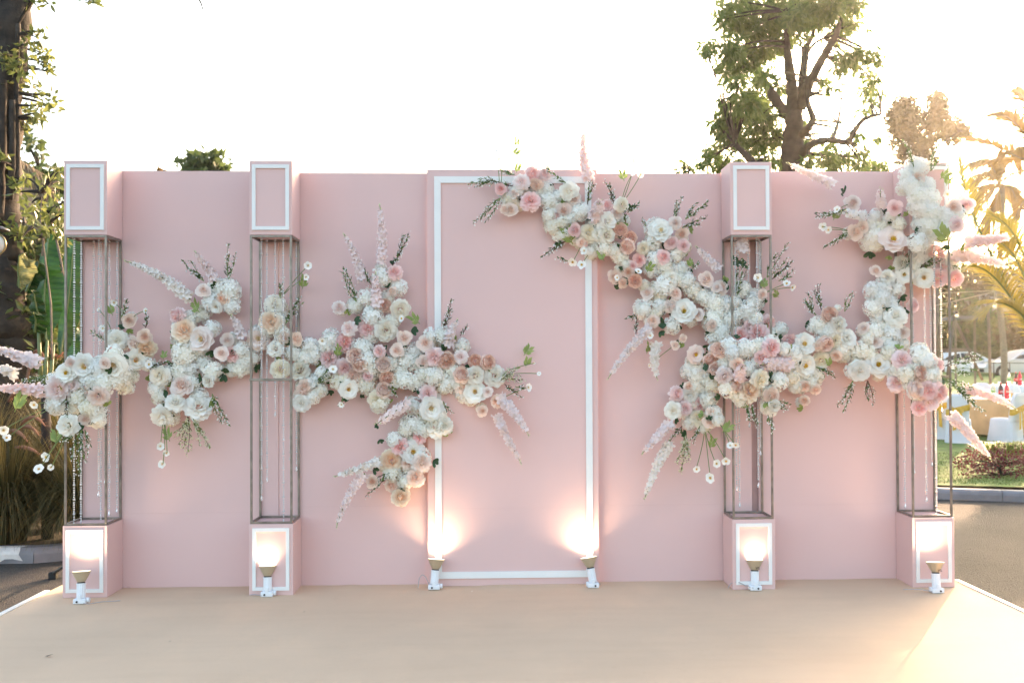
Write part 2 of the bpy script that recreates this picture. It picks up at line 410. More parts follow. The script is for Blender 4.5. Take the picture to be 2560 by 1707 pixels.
for ci, xc in enumerate(CX):
    x0c, x1c = xc, xc+CW
    root = empty('display_column', (xc+CW/2, CD/2, 0), {0: 'pink display column at the far left with open metal cage', 1: 'pink display column with cage, left of the framed centre panel',
        2: 'pink display column with cage, right of the framed centre panel', 3: 'pink display column at the far right, top box wrapped in flowers'}[ci], 'column', 'four pink display columns')
    zb, zt = .49, 2.487
    # top box: front, sides, back, bottom and lid as one folded box with open joints
    MB().box((x0c, 0, zt), (x1c, CD, 3.0), bev=.0018).build('top_box', PINK, root)
    MB().box((x0c-.004, -.004, 0), (x1c+.004, CD, zb), bev=.0018).build('base_box', PINK, root)
    trim_frame(x0c+.019, x1c-.019, zt+.033, 2.973, .025, -.0004, .011, root)
    trim_frame(x0c+.020, x1c-.020, .035, .463, .024, -.0044, .011, root)
    pw = .0145
    for sx in (0, 1):
        for sy in (0, 1):
            xx0 = x0c+.002 if sx == 0 else x1c-.002-pw; yy0 = .002 if sy == 0 else CD-.004-pw
            MB().box((xx0, yy0, zb+pw), (xx0+pw, yy0+pw, zt-pw), bev=.0015).build('post', STEEL, root)
    for zz in (zb+.0015, zt-pw-.0015):
        for sy in (0, 1):
            yy0 = .002 if sy == 0 else CD-.004-pw
            MB().box((x0c+.002, yy0, zz), (x1c-.002, yy0+pw, zz+pw), bev=.0015).build('rail', STEEL, root)
        for sx in (0, 1):
            xx0 = x0c+.002 if sx == 0 else x1c-.002-pw
            MB().box((xx0, .002+pw+.001, zz), (xx0+pw, CD-.005-pw, zz+pw), bev=.0015).build('rail', STEEL, root)
    zr = 1.475
    MB().box((x0c+.002+pw, .003, zr), (x1c-.002-pw, .003+pw, zr+.016), bev=.0015).build('middle_rail', STEEL, root)
    if ci == 1: MB().box((x0c+.001, -.011, zr+.001), (x1c-.001, .0015, zr+.019), bev=.0015).build('clamp_bar', STEEL, root)
    wh = ['the far left column', 'the second column from the left', 'the third column from the left', 'the far right column'][ci]
    ordn = ['leftmost', 'second from left', 'third from left', 'fourth from left', 'fifth from left', 'sixth from left', 'seventh from left', 'eighth from left']
    def scr(q): d = np.array([x0c+q[0], q[1], 1.6])-CAM; return (d@RT)/(d@FW)
    for k, (sx_, sy_, ln) in enumerate(sorted(strands[ci], key=scr)):
        bead_strand(x0c+sx_, sy_, zt-.022, ln, ordn[k]+' crystal bead strand hanging inside '+wh, 'crystal strands in '+wh)

# ------------------------------------------------------------------ uplights
def uplight(bu, bv, fu, fv, label, dial, cable, text, watts=1.0, ypos=None):
    b = atz(bu, bv, 0.); b[1] += .035
    if ypos is not None: b = at(bu, bv, ypos)
    b[2] = .003
    f = at(fu, fv, b[1]+.008)
    root = empty('uplight', b, label, 'lamp', 'white uplights on the stage')
    ax = Vector(f-b); 
    MB().box((b[0]-.042, b[1]-.034, b[2]), (b[0]+.042, b[1]+.034, b[2]+.034), bev=.007).build('base', PLAST, root)
    MB().lathe([(.0, -.002), (.017, -.002), (.017, .012), (.0, .012)], 14, axis_pt=(b[0]+dial*.046, b[1]-.005, b[2]+.022), M=Matrix.Rotation(R(90), 3, 'Y')).build('dial', PLAST, root, smooth=False)
    MB().lathe([(.0, 0), (.0065, 0), (.0065, .006), (0, .006)], 10, axis_pt=(b[0]-dial*.014, b[1]-.033, b[2]+.016), M=Matrix.Rotation(R(90), 3, 'X')).build('screw', DARKP, root)
    piv = Vector(b)+Vector((0, 0, .032))
    axis = (Vector(f)-piv); Ln = axis.length; axis.normalize()
    aim = axis.copy(); aim.y += .10; aim.normalize()
    Q = aim.to_track_quat('Z', 'Y').to_matrix()
    def off(z): return tuple(piv+axis*z)
    # ribbed socket
    n = 36; prof = [(.026, .0), (.0285, .004), (.029, Ln*.50), (.031, Ln*.53), (.031, Ln*.56), (.026, Ln*.56)]
    m = MB(); vs = []; 
    for r, z in prof:
        for j in range(n):
            rr = r-(.0022 if (j % 3 == 0 and z < Ln*.52) else 0); a = j*2*math.pi/n; vs.append((rr*math.cos(a), rr*math.sin(a), z))
    vs = np.array(vs)@np.array(Q).T+np.array(piv)
    m.add(vs, [(i*n+j, i*n+(j+1) % n, (i+1)*n+(j+1) % n, (i+1)*n+j) for i in range(len(prof)-1) for j in range(n)]+[tuple((len(prof)-1)*n+j for j in range(n))])
    m.build('socket', PLAST, root)
    MB().box((piv.x-.012, piv.y-.034, piv.z-.004), (piv.x+.012, piv.y-.022, piv.z+.03), bev=.004).build('bracket', PLAST, root)
    MB().lathe([(.025, Ln*.562), (.025, Ln*.60)], 24, axis_pt=piv, M=Q).build('collar', DARKP, root, smooth=False)
    bu_ = MB().lathe([(.024, Ln*.60), (.028, Ln*.63), (.044, Ln*.80), (.056, Ln*.945), (.0605, Ln*.975), (.061, Ln*1.0), (.058, Ln*1.003)], 32, axis_pt=piv, M=Q).build('bulb', BULB, root, smooth=True)
    lens = MB().lathe([(.0578, Ln*1.004), (.04, Ln*1.009), (.015, Ln*1.012), (0.0005, Ln*1.013)], 28, axis_pt=piv, M=Q).build('lens', BULBFACE, root, smooth=True)
    if text:
        c = D.curves.new('lettering', 'FONT'); c.body = 'MS'; c.size = .026; c.align_x = 'CENTER'; c.extrude = .0004
        c.materials.append(LETTER); t_ = D.objects.new('lettering_source', c); me_ = D.meshes.new_from_object(t_); D.objects.remove(t_); t = D.objects.new('lettering', me_); COL.objects.link(t); t.parent = root
        p = piv+axis*(Ln*.76); nrm = Vector((text*.25, -1, -.35)).normalized()
        t.location = p-Vector(b)+nrm*.0445; t.rotation_euler = (R(68), 0, R(14*text))
    cp = [np.array(b)+np.array(c) for c in cable]
    # smooth cable
    tt = np.linspace(0, len(cp)-1, 8*(len(cp)-1)+1); P = np.array(cp)
    sm = np.stack([np.interp(tt, range(len(cp)), P[:, k]) for k in range(3)], 1)
    for _ in range(6): sm[1:-1] = .5*sm[1:-1]+.25*(sm[:-2]+sm[2:])
    MB().tube(sm, .0028, 6).build('cable', CABLE, root, smooth=True)
    ld = D.lights.new('uplight_beam', 'AREA'); ld.shape = 'DISK'; ld.size = .10; ld.spread = R(128)
    ld.energy = LAMP_W*watts; ld.color = LAMP_COL
    lo = D.objects.new('uplight_beam', ld); COL.objects.link(lo); lo.parent = root
    lo.location = piv+aim*(Ln*1.03)-Vector(b); lo.rotation_euler = (-aim).to_track_quat('-Z', 'Y').to_euler()
    lo.rotation_euler = (aim).to_track_quat('-Z', 'Y').to_euler()
uplight(197, 1511, 201, 1428, 'white uplight at the foot of the far left column, bulb glowing', 1, [(.03, -.036, .008), (.07, -.05, .004), (.12, .01, .004), (.2, .03, .004), (.245, .04, .004)], 0)
uplight(666, 1493, 668, 1414.5, 'white uplight at the foot of the second column from the left', 1, [(-.03, -.034, .01), (-.06, -.02, .012), (-.1, .01, .01), (-.125, .02, .003)], 0)
uplight(1085.5, 1471, 1090.5, 1397.5, 'white uplight tilted right at the left foot of the framed centre panel', 1, [(-.035, .0, .03), (-.06, .01, .085), (-.085, .02, .1), (-.108, .02, .07), (-.115, .01, .003)], 0, 1.25, .12)
uplight(1482.5, 1465, 1472, 1393, 'white uplight tilted left at the right foot of the framed centre panel', -1, [(.03, .03, .01), (.05, .04, .006), (.06, .08, .003)], 0, 1.25, .12)
uplight(1891, 1477.5, 1887.5, 1400, 'white uplight at the foot of the third column, letters on its bulb facing forward', -1, [(-.02, -.036, .02), (-.06, -.02, .03), (-.12, .02, .055), (-.16, .04, .04), (-.18, .05, .003)], 1)
uplight(2347, 1484, 2340, 1405, 'white uplight at the foot of the far right column, letters on its bulb', -1, [(-.035, -.03, .01), (-.09, -.01, .02), (-.15, .03, .018), (-.21, .06, .008)], 1)

# ------------------------------------------------------------------ flowers: one mesh per kind, colour and variant, shared by alike flowers
GOLD = math.pi*(3-math.sqrt(5))
def petal(mb, phi, r0, z0, length, width, a0, a1, cup, ruf, tb, te, tw=0., mat=0, rr=None, nv=3):
    """a petal grown from the flower's heart: opens from angle a0 (above the horizontal) to a1"""
    rr = rr or rnd
    y, z = r0, z0; rows = []
    prof = [.38, .88, 1.0, .74] if nv == 3 else [.4, 1.0, .6]
    for k in range(nv+1):
        t = k/nv
        wv = width*prof[k]
        rz = ruf*rr.uniform(-1, 1) if k == nv else ruf*.35*rr.uniform(-1, 1)
        for u in (-1, 0, 1):
            rows.append((wv*u, y+(-.16*length*abs(u) if k == nv else 0), z+cup*width*u*u+rz*(1 if u else -.6)+ruf*.5*rr.uniform(-1, 1)*(k == nv)))
        a = a0+(a1-a0)*t
        y += math.cos(a)*length/nv; z += math.sin(a)*length/nv
    P = np.array(rows)
    if tw:
        P[:, 0] += tw*(P[:, 1]-r0)
    c, s = math.cos(phi), math.sin(phi)
    Q = np.stack([P[:, 0]*c+P[:, 1]*s, -P[:, 0]*s+P[:, 1]*c, P[:, 2]], 1)
    f = []
    for k in range(nv):
        for j in range(2): f.append((k*3+j, k*3+j+1, (k+1)*3+j+1, (k+1)*3+j))
    tone = np.repeat(np.linspace(tb, te, nv+1), 3)
    mb.add(Q, f, mat, tone)
def m_rose(seed):
    r = random.Random(seed); mb = MB(); n = 34
    for i in range(n):
        t = i/(n-1); phi = i*GOLD+r.uniform(-.2, .2)
        petal(mb, phi, .02+.27*t, .30-.50*t, .24+.50*t, .17+.29*t, R(82-58*t+r.uniform(-6, 6)), R(104-100*t+r.uniform(-8, 8)), .40-.22*t, .025+.04*t, t*.75, t*.75+.25, rr=r)
    return mb
def m_peony(seed):          # open, with stamens showing
    r = random.Random(seed); mb = MB()
    for wn, n, L, W, a0, a1, z, tb in ((0, 9, .86, .36, 4, 14, -.10, .55), (1, 9, .80, .34, 20, 18, -.06, .4), (2, 8, .66, .29, 42, 28, .0, .25), (3, 7, .46, .22, 62, 48, .03, .05)):
        for i in range(n):
            petal(mb, 2*math.pi*i/n+wn*.37+r.uniform(-.14, .14), .13, z, L*r.uniform(.9, 1.08), W*r.uniform(.9, 1.1), R(a0+r.uniform(-7, 7)), R(a1+r.uniform(-14, 14)), .22, .045, tb, 1, rr=r)
    return mb
def m_center(seed):
    r = random.Random(seed); mb = MB()
    for i in range(46):
        q = math.sqrt((i+.5)/46)*.19; a = i*GOLD; h = .20+.10*r.random()-.2*q
        x, y = q*math.cos(a), q*math.sin(a); s = .016
        mb.add([(x*.7-s*.5, y*.7, -.02), (x*.7+s*.5, y*.7, -.02), (x+s, y, h), (x-s, y, h), (x, y+s, h+.02), (x, y-s, h+.02)], [(0, 1, 2, 3), (2, 4, 3, 5)], 0, np.array([0, 0, 1, 1, 1, 1]))
    return mb
def m_pom(seed, n, W, ruf, L, open_=8):
    """a dome of ruffled petals"""
    r = random.Random(seed); mb = MB()
    for i in range(n):
        t = (i+.5)/n; th = R(4+112*t**.62); phi = i*GOLD+r.uniform(-.2, .2); rad = .34
        a = R(90)-th+R(r.uniform(-16, 16))+R(10)
        petal(mb, phi, rad*math.sin(th), rad*.75*math.cos(th)-.05, L*(.86+.22*t)*r.uniform(.85, 1.1), W*(.75+.45*t)*r.uniform(.85, 1.15), a+R(open_), a-R(18)+R(r.uniform(-14, 14)), .28, ruf, t*.55, .5+t*.5, tw=r.uniform(-.2, .2), rr=r)
    return mb
def m_fluffy(seed): return m_pom(seed, 62, .25, .055, .62)
def m_carn(seed): return m_pom(seed, 84, .19, .085, .60, 4)
def m_cabbage(seed):          # cupped old garden rose with a quartered heart
    r = random.Random(seed); mb = MB()
    for i in range(7): petal(mb, 2*math.pi*i/7+r.uniform(-.1, .1), .30, -.30, .95, .46, R(30), R(78+r.uniform(-8, 6)), .10, .03, .75, 1, rr=r)
    for i in range(8): petal(mb, 2*math.pi*i/8+.35+r.uniform(-.1, .1), .26, -.22, .86, .40, R(42), R(88+r.uniform(-8, 6)), .12, .03, .6, .95, rr=r)
    n = 46
    for i in range(n):
        t = (i+.5)/n; q = math.sqrt(t)*.56; phi = i*GOLD+r.uniform(-.3, .3)
        petal(mb, phi, q, -.05, .46-.06*t+r.uniform(-.04, .04), .17, R(76), R(96+r.uniform(-14, 14)), .25, .03, .0, .55+.25*t, rr=r)
    for i in range(6): petal(mb, 2*math.pi*i/6+.2, .30, -.34, .72, .44, R(4), R(18+r.uniform(-14, 10)), .2, .04, .8, 1, rr=r)
    return mb
def m_hyd(seed):
    r = random.Random(seed); mb = MB(); n = 58
    ph = [(math.pi*.5*(k/4)) for k in range(5)]
    mb.lathe([(.62*math.sin(.05), .58), (.42, .42), (.56, .15), (.5, -.2), (.3, -.3)], 9)
    mb.t[-1] = np.full(45, .0)
    for i in range(n):
        z = 1-(i+.5)/n*1.35; rad = math.sqrt(max(0, 1-z*z)); a = i*GOLD+r.uniform(-.2, .2)
        nrm = np.array([rad*math.cos(a), rad*math.sin(a), z])+np.array([r.uniform(-.3, .3) for _ in range(3)]); nrm /= np.linalg.norm(nrm)
        c = np.array([rad*math.cos(a), rad*math.sin(a), z*.82])*r.uniform(.70, .84)
        s = np.cross(nrm, [0, 0, 1.] if abs(nrm[2]) < .9 else [1., 0, 0]); s /= np.linalg.norm(s); q = np.cross(nrm, s)
        sz = r.uniform(.20, .27); a0 = r.uniform(0, 6.3); tn = r.uniform(.35, 1)
        for k in range(4):
            th = a0+k*math.pi/2
            d = s*math.cos(th)+q*math.sin(th); e = -s*math.sin(th)+q*math.cos(th); up = r.uniform(.0, .35)
            v = [c, c+d*sz*.62-e*sz*.40+nrm*sz*.18, c+d*sz*1.05+nrm*sz*up, c+d*sz*.62+e*sz*.40+nrm*sz*.18, c+d*sz*.58+nrm*sz*.02]
            mb.add(v, [(0, 1, 4), (0, 4, 3), (1, 2, 4), (4, 2, 3)], 0, np.array([tn*.45, tn, tn, tn, tn*.8]))
    return mb
def m_daisy(seed):
    r = random.Random(seed); mb = MB(); n = r.choice((5, 6))
    for i in range(n):
        petal(mb, 2*math.pi*i/n+r.uniform(-.15, .15), .10, 0, .90, .44, R(14), R(22+r.uniform(-20, 15)), .2, .05, .2, 1, rr=r)
    return mb
def m_leaf(seed):
    r = random.Random(seed); mb = MB()
    for k in range(3):
        petal(mb, k*.8-.8+r.uniform(-.2, .2), .02, 0, r.uniform(.8, 1.1), .26, R(25), R(-8+r.uniform(-15, 15)), .35, .02, r.uniform(.1, .4), r.uniform(.5, .9), rr=r)
    return mb
def m_frond(seed):
    r = random.Random(seed); mb = MB()
    mb.tube([(0, 0, 0), (0, .4, .03), (.04, .9, .0)], [.03, .025, .01], 5, tone=np.full(15, .6))
    for k in range(9):
        t = .15+.8*k/9; sd = 1 if k % 2 else -1
        b = np.array([0, t*.9, .02]); d = np.array([sd*r.uniform(.25, .5), r.uniform(.35, .6), r.uniform(-.1, .15)]); s = np.array([d[1], -d[0], 0])*.22
        mb.add([b, b+d*.5+s, b+d, b+d*.5-s], [(0, 1, 2), (0, 2, 3)], 0, r.uniform(.4, 1))
    return mb
CORAL = mat_petal('coral_rose_petal', (.96, .64, .51), (.97, .80, .71), .2)
PEACH = mat_petal('peach_rose_petal', (.95, .67, .52), (.97, .84, .75), .2)
APRI = mat_petal('apricot_peony_petal', (.93, .62, .40), (.96, .87, .73), .2, mid=.75)
BLUSH = mat_petal('blush_petal', (.95, .70, .58), (.97, .88, .83), .2)
ROSEP = mat_petal('pink_petal', (.93, .53, .49), (.97, .79, .77), .2)
PALEP = mat_petal('pale_pink_petal', (.93, .70, .66), (.96, .88, .85), .22)
CREAM = mat_petal('cream_petal', (.96, .87, .68), (.97, .93, .84), .2, objvar=.16)
WHITEP = mat_petal('white_petal', (.95, .88, .74), (.97, .95, .90), .2, mid=.35)
HYDW = mat_petal('white_floret', (.91, .90, .81), (.98, .965, .92), .2, mid=.5, objvar=.15)
HYDC = mat_petal('cream_floret', (.92, .87, .72), (.975, .94, .86), .2, mid=.5, objvar=.15)
YEL = mat_petal('yellow_stamen', (.60, .30, .02), (.85, .55, .08), .1)
DLEAF = mat_leaf('dark_leaf', (.018, .045, .018), (.05, .11, .04), .2)
LLEAF = mat_leaf('light_leaf', (.18, .26, .06), (.40, .48, .16), .35)
SPRL = mat_leaf('sprig_leaf', (.045, .09, .03), (.15, .23, .07), .3)
SPRG = mat_leaf('sprig_leaf_olive', (.12, .14, .04), (.30, .33, .10), .3)
BELL = mat_petal('white_bell', (.78, .80, .70), (.9, .9, .88), .3)
BROWNST = mat('brown_twig', (.10, .05, .035), .7, .2, 20.)
GREENST = mat('green_stem', (.16, .22, .07), .6, .2, 20.)
_cache = {}
NVAR = {'cabbage': 3, 'rose': 4, 'peony': 3, 'fluffy': 3, 'carnation': 3, 'hydrangea': 4, 'daisy': 3, 'leaf': 3, 'frond': 3}
GEN = dict(cabbage=m_cabbage, rose=m_rose, peony=m_peony, fluffy=m_fluffy, carnation=m_carn, hydrangea=m_hyd, daisy=m_daisy, leaf=m_leaf, frond=m_frond)
def fmesh(kind, m):
    k = (kind, m.name, rnd.randrange(NVAR[kind]))
    if k not in _cache:
        me = GEN[kind](hash(kind) % 97 + k[2]*13 if False else sum(map(ord, kind))+k[2]*13).mesh(kind, smooth=True); me.materials.append(m); _cache[k] = me
    return _cache[k]
_cc = None
def cmesh():
    global _cc
    if _cc is None: _cc = m_center(5).mesh('stamens', smooth=True); _cc.materials.append(YEL)
    return _cc

# source-picture survey of the flowers: (x, y, radius) in crops at scale s from origin
SURV = []      # kind, colour, u, v, r
SPK = []       # spikes u0,v0,u1,v1,width
SPG = []       # sprigs u0,v0,u1,v1,style
def crop(ou, ov, s, items):
    for it in items.strip().split('\n'):
        k, rest = it.strip().split(' ', 1)
        for tok in rest.split():
            p = [float(q) for q in tok.split(',')]
            if k[0] in 'SW':
                (SPK if k[0] == 'S' else SPG).append((ou+p[0]/s, ov+p[1]/s, ou+p[2]/s, ov+p[3]/s, (p[4]/s if len(p) > 4 else None), k))
            else: SURV.append((k, ou+p[0]/s, ov+p[1]/s, (p[2] if len(p) > 2 else 45)/s))
crop(0, 560, 2.45, '''
S 1165,460,760,215 1320,340,1190,160 1490,700,1410,550 240,850,-40,745,50 100,920,-30,880,48 280,1030,-40,1005,48
W 1250,350,1120,220 1400,340,1400,120 1300,1040,1400,1230 640,710,560,655 740,570,775,465 900,890,1045,850 290,930,130,965 410,1050,420,1190 500,1260,490,1525 470,1280,360,1330 520,1260,540,1400 890,640,895,535
Wo 1150,1170,1150,1410 1180,1180,1285,1370 1160,1190,1085,1300
P 400,910,60 510,875,74 690,870,80 835,835,66 1225,705,74 1320,510,40
T 975,930,62 995,1185,66 1075,1085,56 1215,1110,80 410,1235,64 720,710,58 1270,960,40
RA 1130,645,72 890,765,60
RB 1245,405,44 1390,710,42 1110,985,72
RP 790,590,44 815,730,46 885,690,46 1360,455,44 520,1195,40 640,850,36
RB 1355,790,45 430,850,30
C 1075,560,52 1425,795,50
CB 350,1010,78 440,985,36
CO 600,1055,62
H 1400,410,72 1330,390,60 1420,500,52 1300,480,60 1100,700,52 1300,640,50 1240,550,50 1170,580,50 1160,880,60 1300,900,60 1250,850,50 1480,770,50 1480,860,60 1525,820,50 1420,890,42 600,890,60 640,970,70 560,960,60 330,950,42 960,1000,50 1180,970,52 1220,1050,50 1100,900,60 1050,910,50 910,860,42 700,790,50 690,700,50
HC 1130,790,72 1210,780,60 720,950,60 760,1000,42 480,1060,62 350,1100,66 590,1140,62 600,1190,50 540,1120,52 980,1060,50 770,900,45 810,940,40 450,1130,45 1010,940,50
D 630,640,24 700,480,24 980,1360,26 1020,1400,22 995,1470,27 40,1310,27 20,1260,32 210,1105,27 285,1425,32 240,1500,32 310,1490,20 915,860,26 605,525,13 895,530,18
L 480,1250,60 1030,1030,40 1380,880,40 1320,370,40 1040,660,30 575,1020,30 580,1045,30 1160,640,30
F 1220,540,70 690,560,50 90,1150,90 1040,1330,60 340,1350,70 1000,830,40
''')
crop(600, 500, 1.8895, '''
S 665,300,660,15 575,385,490,155 650,500,640,340 985,690,1030,560 1220,930,1365,1110 1210,1010,1330,1240 660,1230,445,1300 590,1290,455,1540
Sf 800,955,645,1055,38
W 720,310,800,155 550,480,488,320 620,400,565,300 960,610,1000,470 1040,640,1075,595 190,460,208,365 215,585,290,455 330,880,425,800 1250,870,1335,930 1300,880,1345,890 740,930,700,880 960,950,1005,1005 490,960,475,975 720,1280,590,1400
Wo 1240,830,1340,850 1230,850,1310,790
P 905,985,54 820,1190,54 85,655,50 1110,905,50 515,895,44
T 165,495,48 190,800,46 278,800,46 690,615,52 758,520,46 1205,830,50 1115,830,46 920,1060,56 290,960,42 165,700,38 650,950,46 735,850,32 965,1065,40
TA 760,1400,44
RA 145,575,54 715,1230,54
RP 265,655,34 305,875,30 625,1328,33 715,430,26 1145,995,28 210,650,30
RC 685,498,30 543,735,36 567,782,35 535,835,35 677,772,34 695,845,33 680,893,34 975,760,38 1050,822,37 1110,760,32 1175,765,33
RB 775,650,36 865,765,32 875,675,40 740,710,34 1170,905,26 300,905,42
C 500,672,44 415,740,46 495,795,42 605,610,44 730,340,36 655,715,30 915,745,46 885,910,42 755,1165,42 600,830,26 845,1120,32
CB 510,605,36 470,510,32 1040,740,34
CO 860,1240,46 830,1310,40 715,1350,32 1045,880,32 1210,950,32 790,1240,30
H 670,365,46 745,415,44 700,460,36 630,545,50 600,460,42 540,500,36 720,570,36 620,640,40 590,700,42 600,760,46 620,800,46 430,650,42 350,730,44 330,690,40 300,740,42 390,820,36 350,860,36 710,770,36 790,760,50 825,715,42 830,855,46 780,850,40 900,640,36 960,640,42 1050,690,36 920,830,46 980,860,46 870,820,42 1000,800,42 820,970,42 810,1060,50 860,1080,42 660,320,22 130,610,42 250,720,36 20,760,46 60,740,36 730,1130,36 460,700,36 1040,700,30 560,690,35 410,690,36 760,810,36 850,770,32
HC 470,855,44 560,860,42 600,880,42 380,900,32 960,880,36 1060,910,46 1030,870,32 660,960,42 780,1090,32 940,1020,36 800,1270,42 720,1290,40 780,1330,36 690,1260,32 200,640,42 0,800,36 340,930,36 300,920,42 1090,940,32 820,1130,34 500,850,36 880,1020,34 750,1350,30
D 320,310,20 310,365,17 390,665,20 440,800,22 1413,820,11 1360,885,22 480,965,16 1390,770,7 765,560,18
L 540,570,34 690,710,26 650,1065,26 970,710,34 510,940,40 770,1380,26 630,1270,30 860,770,24 420,815,30 660,1130,24 720,640,22
F 850,585,46 1340,735,44 295,420,44 460,745,44 1350,790,34 740,720,26
''')
crop(1150, 300, 2.4123, '''
S 780,360,750,50,40 1560,900,1425,760 1150,1250,890,1555 1190,1340,1190,1560
Sf 810,590,845,490,58
W 230,370,50,390 320,400,120,350 245,470,80,620 640,380,545,320 770,510,790,365 930,520,870,370 640,730,495,825 1010,560,1085,500 1290,600,1340,465 1360,600,1490,490 1340,650,1485,590 1060,1180,1010,1195 1060,1290,1055,1170 1120,640,1095,595 1400,900,1440,860 650,850,590,830 1000,620,990,520 330,330,250,300 550,330,520,265
P 1210,660,70 1350,1150,70 1425,1415,56
T 655,435,58 890,610,60 890,690,52 780,680,58 980,510,46 1110,775,40 1270,960,52 830,690,40
RB 625,545,48 690,480,44 1300,620,40 1130,1040,44 1300,1045,44 1275,1120,44 1490,960,50 1550,1010,32 325,440,36 945,565,34 1435,1170,38
RP 1340,690,42 1015,915,40 935,945,44 985,985,34 305,540,44 1300,1355,32 1345,1320,28 1520,1240,34 460,390,40
RC 965,665,44 1025,710,40 1005,765,42 1055,970,40 1515,1455,44 1550,1380,34 1540,1500,34
RR 245,415,38 695,665,44 1275,740,44 1350,755,40 1230,825,44 1080,845,44 1040,880,34
C 440,325,46 510,325,38 425,485,60 580,590,42 885,510,32 735,740,38
CB 370,370,50
CO 1160,1210,40 735,740,30 270,540,30
H 520,420,46 530,490,52 540,570,44 660,600,44 720,560,50 740,540,42 600,690,46 640,690,36 810,750,42 870,770,46 820,630,42 1160,740,52 1180,830,52 1300,810,52 1330,780,42 1160,900,52 1290,910,50 1340,900,46 1370,970,50 1230,1000,62 1400,1020,52 1110,1140,64 1210,1120,50 1280,1240,52 1390,1200,46 1500,1090,46 1530,1190,52 1530,1310,52 1560,1250,42 1540,1100,52 340,420,42 480,440,36 1390,1500,46 1400,1450,42 990,610,36 1180,700,40 1100,1140,40 930,600,36 580,520,36 420,420,30 590,460,34
HC 560,640,52 610,620,42 900,640,42 790,790,42 940,790,52 970,830,46 1220,860,52 1240,900,46 1320,960,42 1180,1020,46 1460,1060,42 1110,1000,36 1200,1070,46 300,480,42 350,510,42 1440,1510,56 960,900,30 1000,870,32 690,720,36 1180,1170,36
D 230,185,20 235,240,17 1055,250,24 1090,330,22 1045,320,20 750,790,27 735,875,30 680,855,30 1075,915,24 1140,1480,16 950,950,20 1150,1300,22
L 430,415,40 600,640,36 830,645,32 955,890,36 950,710,32 1210,1230,46 1150,745,32 795,605,36 1220,1260,40 1200,1280,40
F 340,165,40 320,215,40 990,370,56 680,750,80 1125,920,50 1125,1410,50 870,850,50 340,320,40 1400,890,40
''')
crop(1500, 560, 2.2397, '''
S 800,160,810,-85 400,1110,232,1285 390,1220,248,1535
Sf 1055,790,895,785,62 785,860,800,790,46
W 760,420,790,200 935,300,1055,105 960,310,1075,210 1000,320,1085,260 850,1010,880,1125 940,1070,962,1165 1000,990,1055,1010 1240,480,1215,335 1210,510,1145,415 1190,500,1160,380 1370,490,1415,375 460,1130,385,1225 560,1130,525,1220 1210,800,1320,860 820,1010,840,1100 980,1010,1040,1040
Wo 470,1190,450,1390 480,1180,490,1290
D 885,300,27 1045,335,24 1075,355,22 760,1235,22 730,1240,22 705,1325,26 650,1340,26 620,1420,32 540,1370,22
P 1148,670,60 1155,795,62
T 410,1045,50 505,960,46 555,1080,50 905,870,54 1240,765,48 1340,560,50 1380,640,60 1320,650,44 980,1020,36
RA 845,930,60
RB 680,355,44 910,395,32
RP 770,785,40 615,1105,40 1215,690,32 965,960,50 630,570,34
RC 762,905,34 1290,508,44 1265,675,42 650,810,34 672,700,42
RR 1060,655,44 565,1010,44 460,1010,34
C 880,610,60 785,625,50 945,555,44 965,690,54 905,750,42 435,950,44 480,1030,42 845,575,42
CB 700,855,50
CO 1320,740,32 1150,910,32 1210,930,30 1145,990,30 500,910,32 630,1050,32
H 620,420,46 580,410,42 640,370,36 650,490,64 690,450,52 640,560,52 675,620,56 690,560,42 720,530,46 800,370,50 830,480,62 780,500,52 870,430,52 760,430,32 870,530,42 800,700,56 850,690,46 740,720,42 700,780,42 1010,590,42 990,600,36 830,810,42 880,770,36 1080,730,52 1060,770,42 1000,880,52 1240,600,46 1220,560,46 1190,580,32 1300,600,52 1350,700,46 1300,680,36 1330,470,20 960,620,40 920,680,40 1030,700,40 720,680,46 640,640,40
HC 890,680,42 720,920,52 790,980,42 760,960,36 970,850,36 940,1010,42 960,1040,36 1070,860,46 1110,880,52 1200,850,52 1180,890,42 1090,910,36 1370,730,42 630,900,46 570,910,52 540,900,42 610,990,46 640,1060,44 660,1100,32 500,1110,42 590,1140,32 530,1010,32 1300,720,40 580,860,56 540,850,50 1140,850,40
L 985,630,40 470,915,32 890,800,28 960,890,32 715,340,40 775,200,50 785,230,46 420,1100,30 480,1190,40
F 925,365,46 1000,410,40 685,1165,54 615,1260,54 1290,800,36
''')
